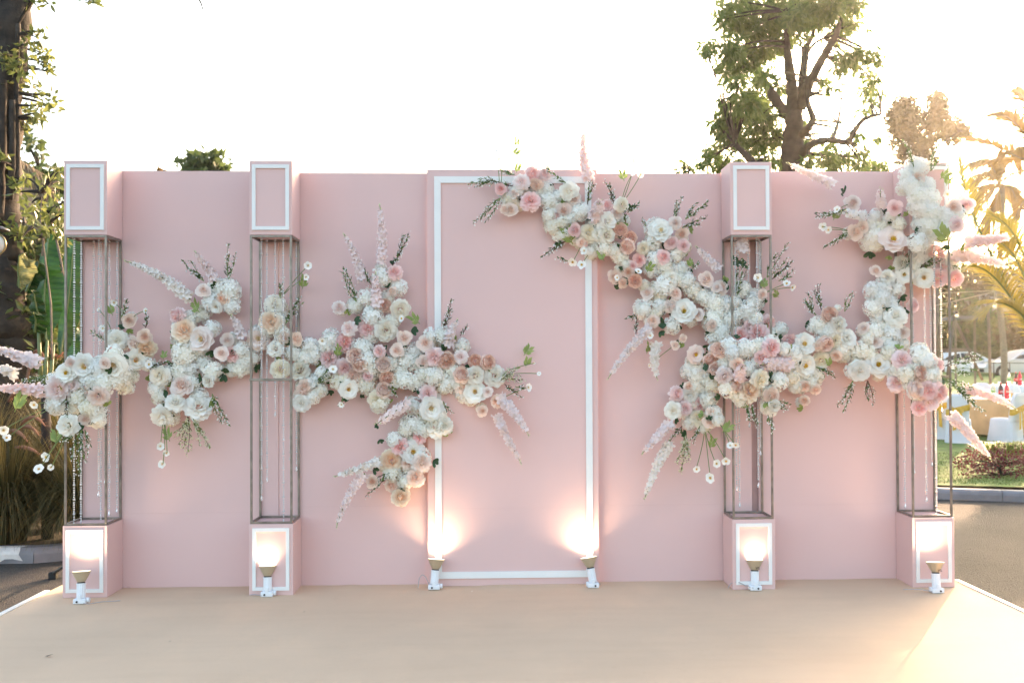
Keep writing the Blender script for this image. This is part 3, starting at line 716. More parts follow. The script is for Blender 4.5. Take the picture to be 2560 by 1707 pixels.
crop(1960, 360, 1.9117, '''
S 240,195,15,85 870,470,1090,440,38 800,530,1080,580,38 800,1290,995,1505,34
Sf 470,300,462,215,34 385,345,285,320,34
Sb 850,1170,1115,1265
W 300,310,145,350 310,420,195,485 620,110,565,-15 700,130,735,10 330,1130,280,1275 400,1130,425,1245 770,1060,950,1015 760,1120,910,1220 820,1150,960,1280 560,640,605,500 650,590,755,550 800,580,845,600 800,1080,920,1080
D 255,315,20 185,395,22 210,410,20 780,240,22 795,105,20 800,130,18
P 525,450,64 455,1050,60 670,640,47 575,625,40
T 365,1085,50 535,820,52 495,635,37 570,570,40 340,1070,30
RP 635,160,37 375,400,33 345,420,40
RB 330,280,40 440,605,30 380,880,30 435,945,34 810,300,37 545,985,32 570,900,32
RR 530,305,37 870,295,40 825,385,40 620,770,36
RC 655,1095,36 635,1170,38
C 570,1030,47 540,1140,44 735,1055,37 690,1180,47 745,1190,47 700,1230,42 650,1260,37 735,530,47 740,640,47 820,640,42 760,580,42
H 590,150,42 650,110,44 620,200,47 640,250,52 680,200,42 700,260,47 650,300,52 620,300,32 700,330,52 740,360,57 690,390,47 760,420,52 790,380,47 830,340,42 720,440,42 780,340,42 640,470,47 670,500,37 640,540,47 780,560,42 800,600,42 420,380,42 440,340,32 480,680,47 420,700,42 460,740,52 430,780,47 500,760,47 540,690,37 450,830,42 430,890,47 480,880,52 520,900,47 490,940,47 560,960,37 650,1010,47 690,1040,42 700,1100,42 530,840,32 510,960,37 720,1090,30 600,150,40 590,190,36 850,250,30
HC 610,590,47 660,550,42 740,600,37 430,440,50 460,410,42 550,380,32 490,390,37 520,340,32 400,930,37 370,990,47 340,1000,42 410,1000,37 500,1000,37 620,1080,42 590,1100,47 560,1080,37 600,1150,32 530,1100,37 720,1130,32 450,1100,32 350,1030,32 440,480,36 690,560,40
L 280,240,44 475,325,36 555,740,44 600,800,36 540,330,26
F 745,170,46 235,365,40 775,200,40 790,470,70 830,560,70
''')
KINDS_ = {'P': ('peony', WHITEP), 'T': ('fluffy', None), 'TA': ('fluffy', APRI), 'RA': ('fluffy', APRI), 'RB': ('rose', BLUSH), 'RP': ('rose', PEACH), 'RC': ('cabbage', CORAL), 'RR': ('rose', ROSEP),
          'C': ('carnation', ROSEP), 'CB': ('carnation', PALEP), 'CO': ('carnation', PEACH), 'H': ('hydrangea', HYDW), 'HC': ('hydrangea', HYDC), 'D': ('daisy', WHITEP), 'L': ('leaf', DLEAF), 'F': ('frond', LLEAF)}
NAMES_ = {'cabbage': 'garden_rose', 'peony': 'open_peony', 'fluffy': 'ruffled_peony', 'rose': 'garden_rose', 'carnation': 'carnation', 'hydrangea': 'hydrangea', 'daisy': 'daisy', 'leaf': 'leaf', 'frond': 'light_leaf'}
def sstep(a, b, x):
    t = min(1, max(0, (x-a)/(b-a))); return t*t*(3-2*t)
def ysurf(u, v):
    y = .12
    for uc, tgt in ((213, .13 if v < 865 else -.13), (678, .14), (1880, .12 if v < 860 else -.12), (2330, -.13 if (v < 620 or v > 880) else .12)):
        k = 1-sstep(60, 130, abs(u-uc)); y = y*(1-k)+tgt*k
    if u > 2400: y = -.06
    if u < 120: y = -.08
    return y
ARR = {}
def arr_of(u, v):
    if u < 612: return 0
    if u < 1165 or (u < 1400 and v > 700): return 1
    if u > 2005 and v < 762: return 4
    if v > 950 or (u > 1690 and v > 740) or u > 1790: return 3
    return 2
LAB = ['white and peach flower garland across the far left column and left panel', 'pink and coral flower garland from the second column to the framed panel',
       'flower garland cascading diagonally from the top right of the framed panel', 'flower garland sweeping in a U from the third column to the rightmost column',
       'white hydrangea and pink flower cluster climbing over the top of the far right column']
CEN = [at(330, 900, .15), at(900, 850, .15), at(1520, 600, .15), at(1980, 880, .12), at(2260, 560, .1)]
for i in range(5): ARR[i] = empty('flower_garland', CEN[i], LAB[i], 'flower garland', 'flower garlands on the pink backdrop')
heads = []
def put(kind, mesh, p, axis, r, spin, root, name):
    o = D.objects.new(name, mesh); COL.objects.link(o); o.parent = root
    o.location = Vector(p)-root.location
    q = Vector(axis).to_track_quat('Z', 'Y') @ Quaternion((0, 0, 1), spin)
    o.rotation_mode = 'QUATERNION'; o.rotation_quaternion = q; o.scale = (r, r, r)
    return o
_n = 0
for k, u, v, r in SURV:
    kind, m = KINDS_[k]
    if m is None: m = CREAM if rnd.random() < .6 else WHITEP
    if k == 'P' and rnd.random() < .25: m = BLUSH
    y = ysurf(u, v)
    off = {'hydrangea': .045, 'rose': -.015, 'cabbage': -.02, 'peony': -.025, 'fluffy': -.01, 'carnation': .0, 'daisy': -.05, 'leaf': .02, 'frond': -.01}[kind]
    y = y+off+rnd.uniform(-.03, .03)
    rm = r*px(y)*{'hydrangea': 1.28, 'rose': 1.20, 'cabbage': 1.18, 'peony': 1.2, 'fluffy': 1.16, 'carnation': 1.18, 'daisy': 1.05, 'leaf': 1.0, 'frond': 1.25}[kind]
    if 270 < u < 590 or 790 < u < 1770 or 1980 < u < 2200: y = min(y, .29-rm*.45)
    p = at(u, v, y)
    ai = arr_of(u, v)
    # tilt away from the heart of the local mass
    ax = Vector((rnd.gauss(0, .28), -1, rnd.gauss(.02, .28)))
    if kind == 'leaf': ax = Vector((rnd.gauss(0, .5), -1, rnd.gauss(0.3, .5)))
    if kind == 'daisy': ax = Vector((rnd.gauss(0, .5), -1, rnd.gauss(0, .4)))
    ax.normalize()
    if kind in ('rose', 'cabbage', 'peony', 'fluffy', 'carnation'): p = p-np.array(ax)*rm*.25
    sp = rnd.uniform(0, 6.28)
    if kind == 'frond': sp = rnd.uniform(-1, 1)
    o = put(kind, fmesh(kind, m), p, ax, rm, sp, ARR[ai], NAMES_[kind])
    if kind in ('peony', 'daisy'):
        c = D.objects.new('flower_centre', cmesh()); COL.objects.link(c); c.parent = o
        if kind == 'daisy': c.scale = (1.5, 1.5, 1.0)
    if kind not in ('leaf', 'frond', 'daisy'): heads.append((u, v, r, np.array(p), ai))
    _n += 1
# daisies stand on thin stems that run back into the garland
for k, u, v, r in SURV:
    if k == 'D':
        y = ysurf(u, v)-.05; p = at(u, v, y)
        q = min(heads, key=lambda h: (h[0]-u)**2+(h[1]-v)**2)
        dpx = math.hypot(q[0]-u, q[1]-v)
        if dpx > 38:
            a = np.array(q[3])+np.array([0, .02, 0]); mid = (a+p)/2+np.array([rnd.uniform(-.03, .03), .0, .02])
            t = np.linspace(0, 1, 7)[:, None]; c = (1-t)**2*a+2*t*(1-t)*mid+t*t*(p+np.array([0, .012, 0]))
            MB().tube(c, [.0028]*7, 5).build('stem', GREENST, ARR[arr_of(u, v)], smooth=True)
# spikes of delphinium
def spike(u0, v0, u1, v1, wpx, style):
    y0 = ysurf(u0, v0)-.02; y1 = y0-.05 if style != 'Sf' else y0-.12
    y0 = min(y0, .2)
    a = at(u0, v0, y0); b = at(u1, v1, min(y1, .17)); L = np.linalg.norm(b-a); d = (b-a)/L
    side = np.cross(d, [0, -1., 0]); side /= np.linalg.norm(side); bend = rnd.uniform(-.08, .08)*L
    mb = MB(); ts = np.linspace(0, 1, 9)
    def pos(t): return a+(b-a)*t+side*bend*4*t*(1-t)+np.array([0, 0, -.02*L*t*t])
    mb.tube([pos(t) for t in ts], np.linspace(.005, .002, 9), 5, 1)
    rad0 = (wpx*px(y0) if wpx else .040+.010*rnd.random())
    if style == 'Sf': n = 46
    else: n = int(L/.0072)
    white = rnd.random() < .25
    for i in range(n):
        t = (i+.5)/n; t = .02+.98*t
        sz = rad0*(1.0-.62*t**1.6)*rnd.uniform(.85, 1.1) if style != 'Sf' else rad0*.62*(1-.45*t)
        ph = i*GOLD; e = math.cos(ph)*side+math.sin(ph)*np.cross(d, side)
        c = pos(t)+e*(rad0*(.5-.34*t) if style != 'Sf' else rad0*.55*(1-.3*t))
        nrm = e+d*.35+np.array([rnd.gauss(0, .25) for _ in range(3)]); nrm /= np.linalg.norm(nrm)
        s_ = np.cross(nrm, d); s_ /= np.linalg.norm(s_)+1e-9; q_ = np.cross(nrm, s_)
        if t > .90:
            mb.add([c, c+s_*.006+d*.004, c+d*.014, c-s_*.006+d*.004], [(0, 1, 2), (0, 2, 3)], 2, .7); continue
        a0 = rnd.uniform(0, 6.28); tn = np.clip(1-t*.25+rnd.gauss(0, .1), .3, 1)
        for k in range(5):
            th = a0+k*1.2566; dd = s_*math.cos(th)+q_*math.sin(th); ee = -s_*math.sin(th)+q_*math.cos(th); up = rnd.uniform(-.1, .35)
            mb.add([c, c+dd*sz*.36-ee*sz*.30+nrm*sz*.1, c+dd*sz*.74-ee*sz*.20+nrm*sz*(up+.04), c+dd*sz*.80+nrm*sz*up, c+dd*sz*.74+ee*sz*.20+nrm*sz*(up-.04), c+dd*sz*.36+ee*sz*.30+nrm*sz*.1], [(0, 1, 2, 3), (0, 3, 4, 5)], 0, np.array([.2, tn, tn, tn, tn, tn]))
    mb.build('delphinium_spike', [SPKW if white else SPKP, GREENST, LBUD], ARR[arr_of(u0, v0)], smooth=True)
SPKP = mat_petal('pale_pink_floret', (.80, .66, .52), (.91, .79, .78), .35, mid=.5)
SPKW = mat_petal('blush_white_floret', (.76, .76, .58), (.91, .86, .82), .35, mid=.5)
LBUD = mat_leaf('green_bud', (.5, .52, .26), (.72, .72, .46), .3)
for q in SPK: spike(*q)
def sprig(u0, v0, u1, v1, _w, style):
    y0 = min(ysurf(u0, v0), .2); a = at(u0, v0, y0); b = at(u1, v1, min(.2, y0-.03)); L = np.linalg.norm(b-a); d = (b-a)/L
    side = np.cross(d, [0, -1., 0]); side /= np.linalg.norm(side); fr = np.cross(d, side)
    mb = MB()
    for br in range(3 if L > .16 else 2):
        sp = rnd.uniform(-.16, .16)*(br > 0); l2 = L*(1 if br == 0 else rnd.uniform(.6, .9)); dep = rnd.uniform(-.1, .1)
        ts = np.linspace(0, 1, 7); bend = rnd.uniform(-.06, .06)
        pos = lambda t: a+d*l2*t+side*(sp*t+bend*4*t*(1-t))*L*1.3+fr*dep*L*t
        mb.tube([pos(t) for t in ts], np.linspace(.003, .0012, 7), 5, 1)
        n = int(l2/.0115)
        for i in range(n):
            t = .08+.92*(i+rnd.random())/n; p = pos(t); th = rnd.uniform(0, 6.28); e = side*math.cos(th)+fr*math.sin(th)
            if rnd.random() < (.95 if style == 'W' else .6):
                ld = d*rnd.uniform(.5, 1)+e*rnd.uniform(.5, .9); ld /= np.linalg.norm(ld); ln = rnd.uniform(.028, .058)*(1-.35*t); ss = np.cross(ld, e); ss /= np.linalg.norm(ss)+1e-9
                mb.add([p, p+ld*ln*.45+ss*ln*.17, p+ld*ln, p+ld*ln*.45-ss*ln*.17], [(0, 1, 2), (0, 2, 3)], 0, rnd.random())
            for _ in range(1 if style == 'W' else 2):
                th = rnd.uniform(0, 6.28); e = side*math.cos(th)+fr*math.sin(th)
                c = p+e*rnd.uniform(.006, .022)+d*rnd.uniform(-.01, .02)+np.array([0, 0, -.004]); r = rnd.uniform(.0035, .0062)*(1.2 if style != 'W' else 1)
                mb.add([c+np.array(q)*r for q in ((0, 0, 1), (1, 0, 0), (0, 1, 0), (-1, 0, 0), (0, -1, 0), (0, 0, -1.3))], [(0, 1, 2), (0, 2, 3), (0, 3, 4), (0, 4, 1), (5, 2, 1), (5, 3, 2), (5, 4, 3), (5, 1, 4)], 2, 1.)
    mb.build('flowering_sprig', [SPRL if style == 'W' else SPRG, BROWNST if rnd.random() < .3 else GREENST, BELL if style == 'W' else LBELL], ARR[arr_of(u0, v0)])
LBELL = mat_petal('greenish_bell', (.66, .64, .40), (.80, .76, .58), .3)
for q in SPG: sprig(*q)

# hydrangea florets fill in behind the larger blooms
for (u, v, r, p_, ai) in list(heads):
    if rnd.random() < .55:
        a = rnd.uniform(0, 6.28); rm = r*px(0)*rnd.uniform(.85, 1.1); yq = min(p_[1]+.05, .27-rm*.3) if (270 < u < 590 or 790 < u < 1770 or 1980 < u < 2200) else p_[1]+.05
        q = np.array([p_[0]+math.cos(a)*rm*.45, yq, p_[2]+math.sin(a)*rm*.45])
        put('hydrangea', fmesh('hydrangea', HYDC if rnd.random() < .35 else HYDW), q, Vector((math.cos(a)*.5, -1, math.sin(a)*.5)).normalized(), rm*1.15, rnd.uniform(0, 6.28), ARR[ai], 'hydrangea')
# leaves tucked between the heads
for (u, v, r, p_, ai) in list(heads):
    if rnd.random() < .42:
        a = rnd.uniform(0, 6.28); q = p_+np.array([math.cos(a)*r*px(0)*1.15, .03, math.sin(a)*r*px(0)*1.15])
        ax = Vector((math.cos(a)*.8, -1, math.sin(a)*.8)).normalized()
        put('leaf', fmesh('leaf', DLEAF if rnd.random() < .62 else LLEAF), q, ax, rnd.uniform(.035, .06), rnd.uniform(0, 6.28), ARR[ai], 'leaf')
# ------------------------------------------------------------------ trees, palms, shrubs, grasses
BARK = mat('dark_bark', (.012, .009, .007), .9, .4, 7., 1.0, 30., col2=(.05, .036, .026))
BARKL = mat('pale_twig', (.20, .16, .12), .85, .2, 9., .5, 40.)
LEAF_A = mat_leaf('tree_leaf', (.075, .135, .03), (.20, .28, .065), .55, .45)
LEAF_B = mat_leaf('tree_leaf_olive', (.045, .04, .016), (.10, .082, .032), .4, .5)
LEAF_L = mat_leaf('glossy_leaf', (.07, .10, .03), (.25, .27, .08), .48, .35)
LEAF_F = mat_leaf('far_leaf', (.05, .08, .03), (.13, .17, .05), .45, .6)
PALML = mat_leaf('palm_leaflet', (.20, .17, .02), (.42, .33, .06), .55, .4)
PALMD = mat_leaf('palm_leaflet_dry', (.16, .10, .03), (.30, .19, .06), .55, .6)
BANA = mat_leaf('banana_leaf', (.009, .038, .010), (.032, .10, .018), .25, .35)
BANAY = mat_leaf('banana_leaf_pale', (.16, .19, .06), (.40, .38, .20), .35, .4)
PETI = mat('leaf_midrib', (.13, .17, .06), .5, .1, 9.)
HEDGE = mat_leaf('red_brown_leaf', (.09, .018, .022), (.22, .045, .05), .2, .5)
LILY = mat_leaf('lily_blade', (.10, .17, .02), (.30, .36, .07), .4, .4)
FGRASS = mat_leaf('fountain_grass_blade', (.055, .055, .018), (.26, .20, .08), .4, .55)
PLUME = mat_leaf('grass_plume', (.20, .10, .065), (.42, .24, .16), .35, .9)
def ball(c, r, n, flat=1.0):
    p = rng.normal(size=(n, 3)); p /= np.linalg.norm(p, axis=1)[:, None]; p *= (rng.random(n)**.45)[:, None]*r
    p[:, 1] *= 1.1; p[:, 2] *= flat
    return p+np.array(c)
def limb(mb, pts, y, jit=.0, n=9, mat=0):
    """limb through surveyed points (u, v, width px)"""
    P = []; Rr = []
    for q in pts:
        yy = y+(q[3] if len(q) > 3 else 0)
        P.append(at(q[0], q[1], yy)); Rr.append(q[2]*.5*px(yy))
    P = np.array(P); t = np.arange(len(P)); tt = np.linspace(0, len(P)-1, 5*(len(P)-1)+1)
    S = np.stack([np.interp(tt, t, P[:, k]) for k in range(3)], 1); Rs = np.interp(tt, t, Rr)
    for _ in range(2): S[1:-1] = .5*S[1:-1]+.25*(S[:-2]+S[2:])
    Rs = Rs*(1+.10*rng.normal(size=len(Rs))*.6); S += rng.normal(size=S.shape)*Rs[:, None]*.06
    mb.tube(S, Rs, n, mat)
    return S
def crown(root, clumps, y, dens, L, W, m, ysp, droop, twigs_from=None, flat=.9, tone_lo=.0, name='crown', barkm=None):
    mb = MB(); tw = MB()
    for (u, v, r) in clumps:
        yy = y+rnd.uniform(-ysp, ysp); c = at(u, v, yy); rm = r*px(yy)
        k = max(6, int(dens*(rm**2)*12))
        # sub-clusters so that the clump reads as sprays with gaps
        ns = max(2, int(rm/.22)+1)
        base_t = rnd.uniform(.15, .75)
        P = ball(c, rm*1.3, k//2, .95); leaf_cards(mb, P, rng.normal(size=P.shape)*.6+np.array([0, 0, -droop]), L*rng.uniform(.7, 1.2, len(P)), W*rng.uniform(.8, 1.2, len(P)), np.clip(base_t+rng.normal(size=len(P))*.25, 0, 1))
        k = max(4, k//2)
        for _ in range(ns):
            cc = ball(c, rm*.8, 1, flat)[0]; P = ball(cc, rm*rnd.uniform(.6, 1.05), max(4, k//ns), .85)
            Dn = (P-cc); Dn /= np.linalg.norm(Dn, axis=1)[:, None]+1e-9
            Dn = Dn*.8+rng.normal(size=P.shape)*.45+np.array([0, 0, -droop])
            leaf_cards(mb, P, Dn, L*rng.uniform(.7, 1.2, len(P)), W*rng.uniform(.8, 1.2, len(P)), np.clip(base_t+rng.normal(size=len(P))*.22, 0, 1))
            if twigs_from is not None:
                d = np.linalg.norm(twigs_from-cc, axis=1); a = twigs_from[np.argmin(d)]
                if 0.15 < d.min() < 5:
                    mid = (a+cc)/2+np.array([rnd.uniform(-.1, .1), 0, rnd.uniform(0, .2)])*d.min()
                    t = np.linspace(0, 1, 6)[:, None]; tw.tube((1-t)**2*a+2*t*(1-t)*mid+t*t*cc, np.linspace(.028, .006, 6)*(L/.2)**.5, 5)
    o = mb.build(name, m, root, kind='stuff')
    if tw.n: tw.build('twigs', barkm or BARK, root, kind='stuff')
    return o
# ---- the big tree behind the right half of the backdrop
def c7(lst): return [(1720+x/2.8, y/2.8, r/2.8) for x, y, r in lst]
TY = 13.0
base = at(1985, 560, TY); base[2] = lawn_z(TY)-.1
big = empty('tree', base, 'large leafy tree with dark forked trunk behind the right half of the backdrop', 'tree', 'trees behind the backdrop')
def L7(p): return [(1720+a[0]/2.8, a[1]/2.8, a[2]/2.8)+((a[3],) if len(a) > 3 else ()) for a in p]
tmb = MB(); SK = []
g0 = (735, 2700, 230)
for p in ([g0, (725, 1900, 200), (720, 1250, 180), (725, 1050, 155), (740, 900, 140), (745, 780, 120)],
          [(745, 860, 95), (650, 750, 75, .2), (560, 620, 62, .4), (480, 470, 50, .6), (430, 340, 36, .7), (400, 220, 20, .8)],
          [(740, 800, 95), (725, 600, 80), (700, 440, 62, -.2), (690, 260, 40, -.3), (670, 80, 24, -.4)],
          [(760, 780, 90), (800, 600, 66, .3), (815, 420, 52, .4), (830, 330, 48, .4), (880, 235, 26, .4), (870, 60, 16, .4)],
          [(780, 760, 80), (840, 600, 72, -.2), (910, 470, 62, -.4), (980, 340, 54, -.5), (1040, 240, 46, -.6), (1075, 120, 26, -.7)],
          [(770, 960, 80), (850, 890, 52, -.4), (880, 830, 46, -.5), (835, 720, 34, -.4), (825, 560, 32, -.4), (800, 330, 20, -.4)],
          [(790, 1090, 75), (850, 1020, 56, -.6), (930, 985, 46, -.8), (1010, 980, 40, -1.), (1120, 1005, 42, -1.2), (1175, 900, 38, -1.3), (1230, 830, 30, -1.4), (1350, 800, 22, -1.5)],
          [(470, 1150, 60, -.5), (400, 1080, 50, -.5), (330, 1010, 40, -.5)], [(840, 360, 24, .4), (890, 300, 20, .3), (950, 268, 14, .2)]):
    SK.append(limb(tmb, L7(p), TY))
tmb.build('trunk', BARK, big, smooth=True)
pale = MB()
for p in ([(1015, 975, 30, -1.), (1050, 860, 22, -1.), (1070, 740, 13, -1.), (1085, 580, 6, -1.)], [(1045, 860, 18, -1.), (1000, 810, 12, -1.), (940, 755, 6, -1.)], [(1050, 860, 16, -1.), (1100, 840, 12, -1.1), (1130, 820, 6, -1.2)],
          [(1060, 800, 12, -1.), (1090, 800, 9, -1.), (1135, 790, 5, -1.)], [(865, 890, 14, -.5), (890, 1000, 12, -.6), (940, 1100, 8, -.7)]):
    limb(pale, L7(p), TY, n=6)
pale.build('dead_branch', BARKL, big, smooth=True)
CL = c7([(300, 60, 100), (420, 40, 110), (560, 90, 120), (680, 30, 120), (820, 20, 100), (950, 40, 110), (1080, 20, 110), (1180, 40, 60), (1060, 140, 80), (930, 150, 80), (780, 190, 80), (640, 220, 110), (480, 200, 110), (330, 180, 90),
         (240, 110, 55), (150, 330, 60), (130, 370, 35), (290, 320, 90), (420, 340, 100), (560, 350, 90), (660, 320, 60), (300, 450, 80), (420, 470, 80), (530, 540, 70), (620, 600, 60), (330, 570, 60), (240, 500, 50), (260, 690, 60), (380, 710, 90), (500, 740, 80),
         (300, 800, 100), (430, 850, 110), (560, 870, 90), (620, 960, 60), (250, 900, 80), (290, 970, 80), (410, 980, 90), (530, 1030, 80), (180, 1040, 60), (140, 1100, 60), (220, 1140, 80), (360, 1150, 60), (490, 1150, 50), (600, 1130, 50), (430, 760, 80), (200, 850, 50),
         (1090, 400, 60), (1190, 380, 60), (1290, 390, 60), (1350, 420, 36), (1240, 500, 50), (1060, 470, 50), (1310, 550, 45), (1250, 620, 50), (1345, 640, 30), (1290, 700, 42), (1010, 620, 36), (930, 560, 30), (1230, 770, 34), (1000, 1000, 40), (1160, 960, 45),
         (960, 1100, 70), (1080, 1120, 70), (850, 1140, 50), (1230, 1060, 50), (1010, 1160, 60), (800, 850, 36), (820, 990, 34), (1330, 960, 30), (1240, 190, 22), (1100, 240, 46), (1150, 160, 50), (1340, 1150, 50), (1200, 1140, 60), (1150, 450, 50), (450, 620, 60), (870, 90, 90), (740, 110, 90)])
crown(big, CL, TY, 330, .21, .025, LEAF_A, 1.0, .75, np.vstack(SK), .95)
# ---- medium tree further away
MY = 26.0
b2 = at(1720+1645/2.8, 600, MY); b2[2] = lawn_z(MY)-.1
mid = empty('tree', b2, 'round olive-green tree with two lobes between the large tree and the palms', 'tree', 'trees behind the backdrop')
tmb = MB(); SK2 = [limb(tmb, L7(p), MY) for p in ([(1650, 2300, 80), (1645, 1500, 60), (1640, 1230, 44), (1640, 1050, 36), (1600, 940, 26), (1520, 840, 14)], [(1640, 1060, 34), (1700, 930, 24), (1760, 800, 14)], [(1650, 1100, 26), (1780, 1000, 14), (1900, 920, 8)],
        [(1660, 1180, 24, .3), (1800, 1110, 14, .3), (1860, 1120, 10, .3), (1830, 1020, 8, .3)])]
tmb.build('trunk', BARK, mid, smooth=True)
crown(mid, c7([(1500, 760, 90), (1440, 810, 60), (1560, 860, 110), (1540, 960, 90), (1600, 1040, 90), (1510, 1050, 60), (1740, 720, 70), (1770, 790, 75), (1680, 860, 60), (1800, 870, 80), (1880, 900, 70), (1940, 920, 45), (1700, 960, 55), (1430, 1000, 24), (1680, 1060, 55),
               (1740, 680, 40), (1510, 720, 50), (1460, 880, 60), (1850, 960, 50), (1640, 1120, 80), (1560, 1130, 70)]), MY, 340, .19, .035, LEAF_B, 1.0, .25, np.vstack(SK2))
# ---- treetops peeping over the wall
def tree_top(u, vt, vb, wpx, y, label, m, clumps, L=.25, dens=70, group='trees behind the backdrop'):
    b = at(u, vb, y); b[2] = -.25
    r = empty('tree', b, label, 'tree', group)
    tb = MB(); S = limb(tb, [(u, vb+60, 14), (u, vb, 10), (u+2, (vt+vb)/2, 5)], y, n=6)
    top = S[0].copy(); tb.tube([np.array([top[0], top[1], -.3]), top], [.16, 7*px(y)], 7)
    tb.build('trunk', BARK, r, smooth=True)
    crown(r, clumps, y, dens, L, L*.26, m, .4, .05, S)
tree_top(503, 375, 440, 110, 16, 'small dense treetop peeping over the left panel', LEAF_F, [(470, 415, 26), (500, 408, 30), (525, 398, 26), (540, 418, 24), (455, 425, 16), (485, 392, 14), (520, 388, 12), (545, 400, 14), (500, 430, 40), (555, 425, 12)], .22, 90)
tree_top(1720, 405, 440, 30, 15, 'tiny leafy sprout peeping over the panel right of centre', LEAF_F, [(1708, 422, 8), (1730, 425, 8), (1716, 412, 5)], .2, 60)
tree_top(2235, 400, 470, 60, 18, 'low leafy treetop just above the right panel beside the far right column', LEAF_B, [(2230, 425, 22), (2200, 430, 20), (2255, 415, 18), (2180, 432, 16)], .24, 36)
tree_top(392, 412, 445, 20, 22, 'thin pale twigs of a distant treetop above the left panel', PALMD, [(395, 425, 6), (415, 428, 5)], .16, 30)
# ---- left: trunk close behind the wall
LY = 4.6
bl = at(-2, 1300, LY); bl[2] = -.15
lt = empty('tree', bl, 'gnarled tree trunk with glossy leaves at the left edge of the picture', 'tree')
tmb = MB(); SK3 = [limb(tmb, p, LY, n=16) for p in ([(-4, 1360, 190), (-4, 1200, 186), (-6, 1000, 186), (-8, 880, 182), (-8, 800, 160), (-12, 700, 118), (-6, 610, 104), (4, 500, 84), (14, 380, 66), (24, 240, 62), (30, 120, 70), (34, 40, 84), (20, -90, 70)],
        [(40, 60, 40), (64, 10, 34), (95, -60, 30)], [(42, 480, 16, -.15), (44, 360, 13, -.15), (40, 200, 12, -.15), (46, 60, 12, -.15)], [(24, 500, 18, -.2), (32, 400, 14, -.2), (30, 250, 14, -.2)], [(-4, 560, 24, -.2), (4, 400, 22, -.2), (6, 200, 20, -.2)])]
tmb.build('trunk', BARK, lt, smooth=True)
def c6(lst): return [(x/2.24, y/2.24, r/2.24) for x, y, r in lst]
crown(lt, c6([(20, 40, 50), (190, 10, 30), (60, 190, 60), (180, 240, 50), (240, 330, 45), (130, 380, 50), (270, 390, 26), (40, 320, 60), (185, 490, 42), (265, 560, 42), (235, 620, 42), (310, 610, 24), (120, 620, 60), (150, 690, 42), (40, 560, 60), (30, 700, 50), (200, 660, 34), (90, 480, 50), (230, 170, 26), (265, 370, 26),
              (60, 1090, 60), (20, 1180, 60), (60, 1280, 50), (110, 1020, 40), (500, 10, 26), (540, -10, 26), (440, -40, 40), (10, 900, 40), (270, 20, 16)]), LY, 420, .10, .022, LEAF_L, .35, .1, np.vstack(SK3))
# overhanging bough that carries the spray at the top
mb = MB(); limb(mb, [(95, -60, 24), (260, -90, 14), (430, -50, 9), (500, 0, 5), (508, 26, 3)], LY, n=6); mb.build('bough', BARK, lt, smooth=True)
# shrub between trunk and first column
sb = at(110, 700, 2.6); sb[2] = -.15
sh = empty('shrub', sb, 'loose leafy shrub between the tree trunk and the far left column', 'shrub')
mb = MB(); SK4 = [limb(mb, p, 2.6, n=6) for p in ([(130, 900, 5), (128, 760, 5), (112, 640, 5), (100, 560, 4), (105, 480, 3)], [(160, 690, 4), (150, 640, 6), (138, 590, 5), (120, 530, 3)], [(105, 640, 5), (112, 580, 4), (60, 560, 3)])]
mb.build('stem', BARKL, sh, smooth=True)
crown(sh, c6([(180, 1000, 40), (140, 1070, 44), (210, 1150, 46), (280, 1190, 50), (325, 1040, 44), (310, 1290, 44), (240, 1260, 40), (335, 1140, 40), (260, 1040, 40), (330, 960, 30), (150, 1240, 40), (120, 1330, 36), (345, 1220, 30), (345, 1340, 26)]), 2.6, 200, .10, .022, LEAF_L, .3, .1, np.vstack(SK4))
tree_far = [(75, 355, 22), (62, 345, 18), (90, 372, 14), (66, 420, 22), (95, 435, 26), (125, 445, 26), (150, 450, 24), (110, 470, 30), (140, 480, 30), (60, 460, 30), (80, 500, 40), (180, 470, 30)]
tree_top(100, 340, 520, 100, 20, 'bushy green tree far behind the left tree trunk', LEAF_F, tree_far, .28, 60)
